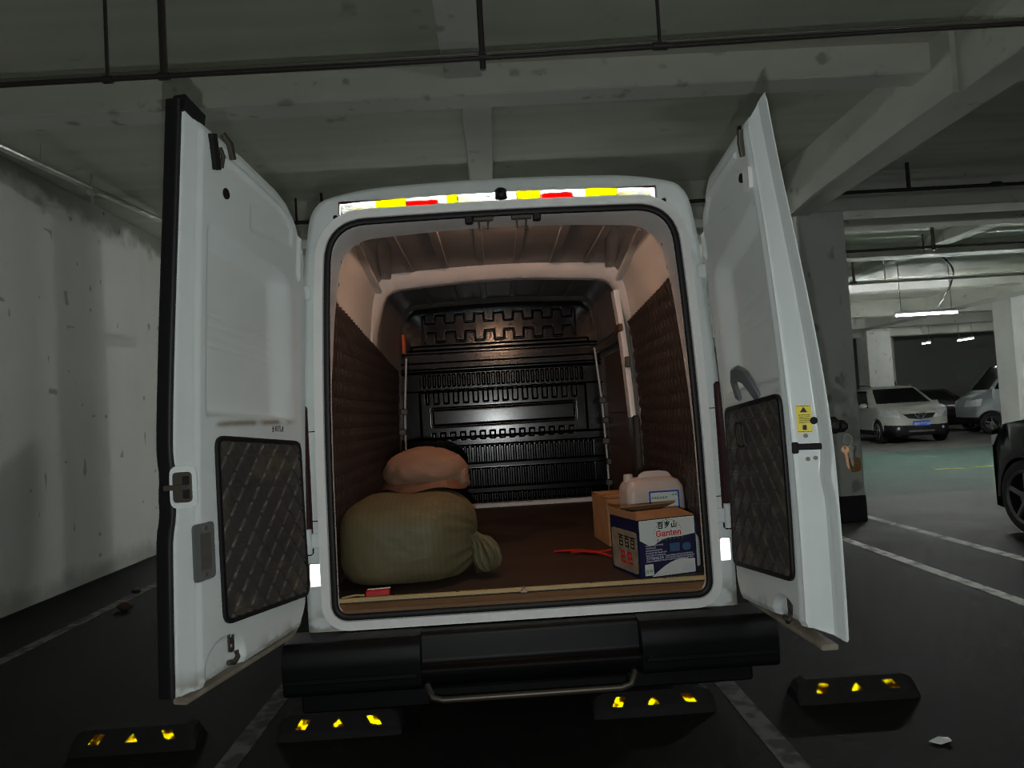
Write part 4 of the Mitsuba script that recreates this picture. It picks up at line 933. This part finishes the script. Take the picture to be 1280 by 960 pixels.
# ------------------------------------------------------------------ rubber wheel stops
mat('stop_rubber', proc(lambda p, n, uv: mix(srgb(22, 22, 22), srgb(32, 31, 30), fbm(p.x * 9, p.y * 9, p.z * 9, 3))), 0.8, spec=0.3)
def f_ry(p, n, uv):
    g = smoothstep(.38, .58, fbm(p.x * 34, p.y * 26, p.z * 40, 3)); return mix((.22, .14, .02), (1.0, .86, .05), g)
scene['retro_worn_yellow'] = {'type': 'twosided', 'bsdf': {'type': 'roughconductor', 'alpha': 0.055, 'material': 'none', 'specular_reflectance': proc(f_ry)}}
WS = [(-1.80, .42, 'black rubber wheel stop with yellow reflectors, leftmost of the four'), (-.87, .43, 'black rubber wheel stop under the left end of the van bumper'),
      (.585, .44, 'black rubber wheel stop under the right half of the van bumper'), (1.54, .44, 'black rubber wheel stop right of the van, with a scrap of paper nearby')]
for x, y, lab in WS:
    k = num('wheel_stop'); pr = [(-.085, 0), (.085, 0), (.075, .03), (.035, .098), (-.030, .098), (-.075, .03)]
    pts = []
    for sx_, sc in ((-.285, .55), (-.265, .85), (-.23, 1.0), (.23, 1.0), (.265, .85), (.285, .55)):
        for a_, b_ in pr: pts.append([x + sx_, y + a_ * (.8 + .2 * sc), b_ * sc])
    put(k, trimesh.convex.convex_hull(np.array(pts)), 'stop_rubber'); tag(k, lab, 'wheel stop', 'wheel stops')
    v_ = np.array([0, .045, .068]); v_ /= np.linalg.norm(v_); nrm = np.array([0, -v_[2], v_[1]])
    Mr = frame(np.array([x, y - .0525, .064]) + nrm * .005, (1, 0, 0), v_)
    for poly in ([(-.20, -.022), (-.152, -.024), (-.130, .018), (-.172, .020)], [(-.032, -.022), (.026, -.022), (-.004, .014)], [(.125, .018), (.168, .020), (.195, -.022), (.150, -.020)]):
        r = num(k + '__reflector'); put(r, corner_cubes(poly, .008, Mr), 'retro_worn_yellow')
        put(r + '__base', prism(np.array(poly) * 1.0, .0012, Mr @ np.array([[1, 0, 0, 0], [0, 1, 0, 0], [0, 0, 1, -.0055], [0, 0, 0, 1.0]])), 'brass')

# litter on the garage floor
random.seed(3)
m = trimesh.creation.icosphere(2, .05); m.vertices *= np.array([1.3, .8, .7]); m.vertices += (meshkit.noise(m.vertices * 30 + 9) - .5)[:, None] * m.vertices / .05 * .02; m.apply_translation((-3.22, 3.2, .034))
mat('rubble_brown', srgb(84, 66, 50), 0.9)
put('rubble', m, 'rubble_brown', label='small brown lump of rubble on the floor by the left door', cat='rubble')
m = trimesh.creation.icosphere(2, .035); m.vertices *= np.array([1.2, .8, .6]); m.apply_translation((-3.46, 3.9, .02)); put('rubble_001', m, 'steel_dark', label='small grey lump of rubble near the foot of the left wall', cat='rubble')
pp = np.array([[0, 0, .003], [.05, .01, .010], [.06, .05, .004], [.015, .045, .012], [-.03, .03, .004]]); m = trimesh.convex.convex_hull(np.vstack([pp, pp + [0, 0, .004]])); m.apply_translation((1.63, -.12, 0))
put('paper_scrap', m, 'print_white', label='scrap of pale paper on the floor in front of the right wheel stop', cat='paper')

# ------------------------------------------------------------------ parked vehicles
mat('car_white', srgb(172, 173, 166), 0.3, clearcoat=0.8); mat('car_dark', srgb(14, 15, 22), 0.22, clearcoat=1.0, spec=0.6); mat('car_black', srgb(16, 16, 17), 0.35, clearcoat=0.6)
mat('car_glass', srgb(10, 11, 12), 0.12, spec=0.6); mat('car_trim', srgb(20, 20, 21), 0.55); mat('headlamp', srgb(214, 218, 220), 0.22, metallic=0.35, clearcoat=1.0)
mat('chrome', srgb(210, 210, 208), 0.15, metallic=1.0); mat('plate_blue', srgb(24, 76, 190), 0.4); mat('alloy', srgb(150, 150, 150), 0.3, metallic=0.8)
CS = m3.CrossSection
def ext(poly, d, axis):
    p = np.asarray(poly, float)
    if Polygon(p).exterior.is_ccw is False: p = p[::-1]
    m = m3.Manifold.extrude(CS([p.tolist()]), d).translate([0, 0, -d / 2])
    if axis == 'y': return m.rotate([90, 0, 0])          # (x,z) outline carried along y
    if axis == 'x': return m.rotate([90, 0, 90])         # (y,z) outline carried along x
    return m                                             # (x,y) outline carried along z
def off(poly, e): return np.asarray(Polygon(poly).buffer(e, join_style=1).exterior.coords)[:-1]
class Car:
    """x forward, y to the car's left, z up; hull = side view ∩ plan view ∩ front view"""
    def __init__(s, key, label, side, plan, front, paint, loc, yaw, cat='car'):
        s.key, s.loc, s.yaw, s.v = key, loc, yaw, (side, plan, front); tag(key, label, cat)
        s.hull = s.solid(0); s.paint = paint
    def solid(s, e): return ext(off(s.v[0], e), 8, 'y') ^ ext(off(s.v[1], e), 8, 'z') ^ ext(off(s.v[2], e), 12, 'x')
    def put(s, name, m, mt, sm=30):
        if isinstance(m, m3.Manifold):
            q = m.to_mesh(); m = trimesh.Trimesh(q.vert_properties[:, :3], q.tri_verts, process=False)
        m = m.copy(); m.vertices = m.vertices @ rotz(s.yaw).T + np.array(s.loc); put(num(s.key + '__' + name), m, mt, sm)
    def skin(s, name, region, mt, e=.006, sm=30): s.put(name, (s.solid(e) ^ region) - s.solid(-.015), mt, sm)
    def body(s, arches=()):
        h = s.hull
        for x, r, hw in arches:
            for y in (-1, 1): h = h - m3.Manifold.cylinder(.5, r, r, 40, True).rotate([90, 0, 0]).translate([x, y * hw, .33])
        s.put('body', h, s.paint)
    def wheels(s, pos, r, w, rim):
        for x, y in pos:
            t_, r_ = wheel_meshes(r, w, rim); k = None
            for m in (t_, r_): m.vertices = m.vertices @ rotz(pi / 2).T + np.array([x, y, r])
            s.put('wheel', t_, 'tyre'); kk = s.key + '__wheel' + ('' if COUNT[s.key + '__wheel'] == 1 else '_%03d' % (COUNT[s.key + '__wheel'] - 1))
            sp = [r_] if False else []
            sg = 1 if y > 0 else -1
            for i in range(5):
                b = box((0, 0, rim * .52), (.05, .03, rim * .98), .01); b.vertices = b.vertices @ roty(i * 2 * pi / 5).T + np.array([x, y + sg * (w / 2 - .02), r]); sp.append(b)
            hub = trimesh.creation.cylinder(.06, .05, sections=16); hub.vertices = hub.vertices @ rotx(pi / 2).T + np.array([x, y + sg * (w / 2 - .02), r]); sp.append(hub)
            rg = lathe([(rim, -.02), (rim + .012, 0), (rim, .02), (rim - .02, 0)], 36, 'y', (x, y + sg * (w / 2 - .01), r)); sp.append(rg)
            m = cat_(sp); m.vertices = m.vertices @ rotz(s.yaw).T + np.array(s.loc); put(kk + '__rim', m, 'alloy', 30)

# white crossover facing the camera across the lane
side = roundpoly([(-2.12, .32), (-2.15, .75), (-2.10, 1.02), (-1.82, 1.50), (-1.25, 1.60), (-.2, 1.615), (.10, 1.58), (.98, 1.075), (1.55, 1.00), (1.98, .86), (2.10, .70), (2.14, .45), (2.05, .22), (-2.0, .24)], [.1, .1, .15, .2, .4, .3, .3, .25, .4, .2, .15, .12, .1, .1], 6)
plan = roundpoly([(-2.15, -.80), (2.14, -.62), (2.14, .62), (-2.15, .80), ][::1], [.3, .35, .35, .3], 8)
plan = roundpoly([(-2.15, -.70), (-1.6, -.89), (1.2, -.89), (1.85, -.82), (2.14, -.50), (2.14, .50), (1.85, .82), (1.2, .89), (-1.6, .89), (-2.15, .70)], .25, 6)
front = roundpoly([(-.86, .2), (.86, .2), (.89, .6), (.885, .98), (.80, 1.15), (.66, 1.54), (.45, 1.615), (-.45, 1.615), (-.66, 1.54), (-.80, 1.15), (-.885, .98), (-.89, .6)], [.05, .05, .2, .15, .15, .2, .2, .2, .2, .15, .15, .2], 5)
c = Car('white_crossover', 'white crossover car facing the camera beyond the green lane', side, plan, front, 'car_white', (11.75, 19.1, 0), -pi / 2 - .16)
c.body([(1.30, .38, .80), (-1.30, .38, .80)])
c.skin('windshield', ext([(.02, 1.11), (1.4, 1.11), (1.4, 1.535), (.02, 1.535)], 8, 'y') ^ ext([(-.76, 1.0), (.76, 1.0), (.55, 1.6), (-.55, 1.6)], 12, 'x') ^ ext([(.10, -2), (2, -2), (2, 2), (.10, 2)], 4, 'z'), 'car_glass')
c.skin('side_window', ext([(-1.5, 1.12), (.55, 1.08), (-.02, 1.50), (-1.2, 1.52)], 8, 'y') - ext([(-2.2, -.6), (2.2, -.6), (2.2, .6), (-2.2, .6)], 8, 'z'), 'car_glass')
c.skin('lower_bumper', ext([(-2.2, .2), (2.2, .2), (2.2, .50), (1.75, .52), (1.72, .36), (-2.2, .36)], 8, 'y'), 'car_trim', .010)
for sg in (-1, 1):
    c.skin('headlamp', ext([(2.2, .70), (2.2, .86), (1.55, .95), (1.55, .78)], 8, 'y') ^ ext([(1.0, sg * .50), (3, sg * .50), (3, sg * 1.0), (1.0, sg * 1.0)][::sg], 4, 'z'), 'headlamp', .008)
    c.put('mirror', box((.62, sg * .98, 1.07), (.12, .20, .14), .045), c.paint)
    c.put('mirror_foot', box((.62, sg * .88, 1.03), (.06, .12, .04), .01), 'car_trim')
    c.put('fog_lamp', trimesh.creation.icosphere(2, .045).apply_translation((2.06, sg * .56, .42)), 'headlamp')
    c.put('roof_rail', tube([[-1.2, sg * .56, 1.60], [-1.0, sg * .57, 1.65], [-.2, sg * .57, 1.66], [.05, sg * .55, 1.60]], .018, 8), 'alloy')
c.skin('grille', ext([(2.3, .66), (2.3, .82), (1.9, .85), (1.9, .66)], 8, 'y') ^ ext([(-.42, .81), (-.30, .69), (0, .65), (.30, .69), (.42, .81)][::-1], 12, 'x'), 'car_trim', .010)
for sg in (-1, 1): c.put('grille_bar', sweep([[2.115, sg * .15, .82], [2.13, sg * .10, .74], [2.14, sg * .04, .68]], circ(.016, 8), up=(1, 0, 0)), 'chrome')
a = np.linspace(0, 2 * pi, 25)[:-1]
c.put('badge', cat_([tube(np.stack([2.135 + 0 * a, .062 * np.cos(a), .755 + .055 * np.sin(a)], 1), .009, 6, closed=True, up=(1, 0, 0)), box((2.138, 0, .755), (.012, .15, .022), .004)]), 'chrome')
c.put('number_plate', box((2.165, 0, .545), (.012, .44, .14), .003), 'plate_blue')
PM = frame((2.172, -.19, .505), (0, 1, 0), (0, 0, 1))
WAN = [(.0, .3, .35, .3), (.18, .3, .18, 1), (.0, .75, .35, .75), (.05, .0, .3, .12), (.45, .85, 1, .85), (.72, 1, .72, .8), (.5, .6, .95, .6), (.42, .42, 1, .42), (.6, .42, .45, 0), (.82, .42, .8, .08), (.8, .08, 1, .08)]
c.put('number_plate_text', cat_([strokes(WAN, 0, .0, .075, .010, PM, .003)] + [(lambda m: (m.apply_scale([.85, 1, 1]), m.apply_translation([x_, .002, 0]), m.apply_transform(PM), m)[3])(meshkit.text_mesh(ch, .075, .003, True)) for ch, x_ in (('A', .078), ('P', .15), ('V', .20), ('5', .262), ('0', .312), ('8', .362))]), 'print_white')
c.put('skid_plate', box((2.13, 0, .34), (.03, .66, .05), .01), 'alloy')
c.wheels([(1.30, .77), (1.30, -.77), (-1.30, .77), (-1.30, -.77)], .34, .22, .22)

# white minivan with its nose to the left
side = roundpoly([(-2.4, .35), (-2.42, 1.9), (-2.3, 2.22), (.85, 2.25), (1.15, 2.12), (1.82, 1.30), (2.05, 1.20), (2.34, 1.00), (2.42, .75), (2.40, .40), (2.2, .32)], [.05, .1, .15, .2, .15, .2, .15, .2, .15, .1, .05], 6)
plan = roundpoly([(-2.42, -.85), (1.6, -.88), (2.2, -.75), (2.42, -.40), (2.42, .40), (2.2, .75), (1.6, .88), (-2.42, .85)], [.1, .3, .3, .2, .2, .3, .3, .1], 6)
front = roundpoly([(-.86, .3), (.86, .3), (.88, 1.1), (.76, 2.1), (.62, 2.25), (-.62, 2.25), (-.76, 2.1), (-.88, 1.1)], [.05, .05, .3, .2, .15, .15, .2, .3], 5)
mat('minivan_paint', srgb(150, 160, 162), 0.35, clearcoat=0.6)
c = Car('white_minivan', 'white minivan with a sloping nose, half hidden by the right-hand pale pillar', side, plan, front, 'minivan_paint', (16.75, 19.5, 0), pi - .26, 'van')
c.body([(1.80, .38, .80), (-1.55, .38, .80)])
notz = ext([(-3, -.5), (3, -.5), (3, .5), (-3, .5)], 8, 'z')
c.skin('side_window', ext([(.62, 1.34), (1.70, 1.34), (1.16, 2.02), (.62, 2.02)], 8, 'y') - notz, 'car_glass')
c.skin('windshield', ext([(.70, 1.34), (2.0, 1.34), (2.0, 2.05), (.72, 2.05)], 8, 'y') ^ ext([(-.76, 1.3), (.76, 1.3), (.66, 2.05), (-.66, 2.05)], 12, 'x') ^ ext([(1.1, -2), (3, -2), (3, 2), (1.1, 2)], 8, 'z'), 'car_glass')
c.skin('lower_sill', ext([(-2.5, .3), (2.5, .3), (2.5, .52), (-2.5, .48)], 8, 'y'), 'car_trim', .008)
for sg in (-1, 1):
    c.skin('headlamp', ext([(2.5, .82), (2.5, 1.0), (2.0, 1.08), (2.05, .86)], 8, 'y') ^ ext([(1.5, sg * .42), (3, sg * .42), (3, sg * 1.0), (1.5, sg * 1.0)][::sg], 4, 'z'), 'headlamp', .008)
    c.put('mirror', box((1.55, sg * 1.0, 1.42), (.10, .16, .24), .04), 'car_trim')
    c.put('door_handle', box((.72, sg * .885, 1.16), (.18, .03, .05), .01), 'car_trim')
    c.put('door_seam', box((.54, sg * .865, 1.3), (.012, .05, 1.5)), 'car_trim')
    c.put('badge_patch', box((1.4, sg * .886, 1.16), (.20, .012, .09), .01), 'car_trim')
c.wheels([(1.80, .75), (1.80, -.75), (-1.55, .75), (-1.55, -.75)], .33, .2, .2)

# dark blue car nosed into the next bay, only its front corner in view
side = roundpoly([(-2.3, .3), (-2.34, .9), (-2.1, 1.15), (-1.5, 1.58), (-.3, 1.64), (.05, 1.58), (.95, 1.16), (1.75, 1.04), (2.16, .90), (2.32, .70), (2.33, .40), (2.2, .22), (-2.1, .24)], [.1, .15, .2, .3, .3, .2, .25, .4, .25, .2, .15, .1, .1], 6)
plan = roundpoly([(-2.34, -.70), (-1.7, -.93), (1.5, -.93), (2.05, -.82), (2.33, -.45), (2.33, .45), (2.05, .82), (1.5, .93), (-1.7, .93), (-2.34, .70)], .28, 6)
front = roundpoly([(-.88, .2), (.88, .2), (.93, .6), (.925, 1.02), (.84, 1.2), (.70, 1.58), (.45, 1.64), (-.45, 1.64), (-.70, 1.58), (-.84, 1.2), (-.925, 1.02), (-.93, .6)], [.05, .05, .2, .12, .15, .2, .2, .2, .2, .15, .12, .2], 5)
c = Car('dark_car', 'dark blue car at the right edge, only its nose and front wheel in view', side, plan, front, 'car_dark', (5.76, 2.42, 0), pi / 2)
c.body([(1.42, .41, .84), (-1.42, .41, .84)])
c.skin('side_window', ext([(-1.4, 1.16), (.55, 1.16), (.0, 1.55), (-1.1, 1.55)], 8, 'y') - ext([(-3, -.6), (3, -.6), (3, .6), (-3, .6)], 8, 'z'), 'car_glass')
c.skin('windshield', ext([(-.10, 1.2), (1.5, 1.2), (1.5, 1.55), (-.10, 1.55)], 8, 'y') ^ ext([(-.78, 1.15), (.78, 1.15), (.6, 1.56), (-.6, 1.56)], 12, 'x') ^ ext([(0, -2), (2, -2), (2, 2), (0, 2)], 4, 'z'), 'car_glass')
for sg in (-1, 1): c.skin('headlamp', ext([(2.4, .76), (2.4, .88), (1.80, .95), (1.92, .84)], 8, 'y') ^ ext([(1.5, sg * .5), (3, sg * .5), (3, sg * 1.1), (1.5, sg * 1.1)][::sg], 4, 'z'), 'headlamp', .006)
for sg in (-1, 1): c.put('mirror', box((.72, sg * 1.02, 1.18), (.14, .2, .14), .045), 'car_dark')
for sg in (-1, 1): c.skin('arch_trim', ext([(-3, sg * 0.02), (3, sg * 0.02), (3, sg * 2), (-3, sg * 2)][::sg], 8, 'z') ^ ext(off([(1.42 + .47 * math.cos(t), .33 + .47 * math.sin(t)) for t in np.linspace(0, pi, 20)], .001), 8, 'y') - ext([(1.42 + .41 * math.cos(t), .30 + .44 * math.sin(t)) for t in np.linspace(-.2, pi + .2, 24)], 9, 'y') - ext([(-3, -.7), (3, -.7), (3, .7), (-3, .7)], 8, 'z'), 'car_trim', .012)
c.wheels([(1.42, .80), (1.42, -.80), (-1.42, .80), (-1.42, -.80)], .36, .24, .25)

# black car in shadow behind the crossover
side = roundpoly([(-2.1, .3), (-2.15, .85), (-1.8, 1.05), (-1.2, 1.42), (.0, 1.46), (.9, 1.02), (1.9, .88), (2.12, .6), (2.0, .22), (-2.0, .24)], .18, 5)
c = Car('black_car', 'black car in the shadow behind the white crossover', side, np.asarray(plan) * [.92, .95], front, 'car_black', (15.35, 23.6, 0), -pi / 2)
c.body([(1.3, .36, .82), (-1.3, .36, .82)])
c.skin('windshield', ext([(.0, 1.06), (1.4, 1.06), (1.4, 1.40), (.0, 1.40)], 8, 'y') ^ ext([(-.72, 1.0), (.72, 1.0), (.6, 1.40), (-.6, 1.40)], 12, 'x') ^ ext([(.02, -2), (2, -2), (2, 2), (.02, 2)], 4, 'z'), 'car_glass')
c.wheels([(1.3, .76), (1.3, -.76), (-1.3, .76), (-1.3, -.76)], .32, .2, .2)
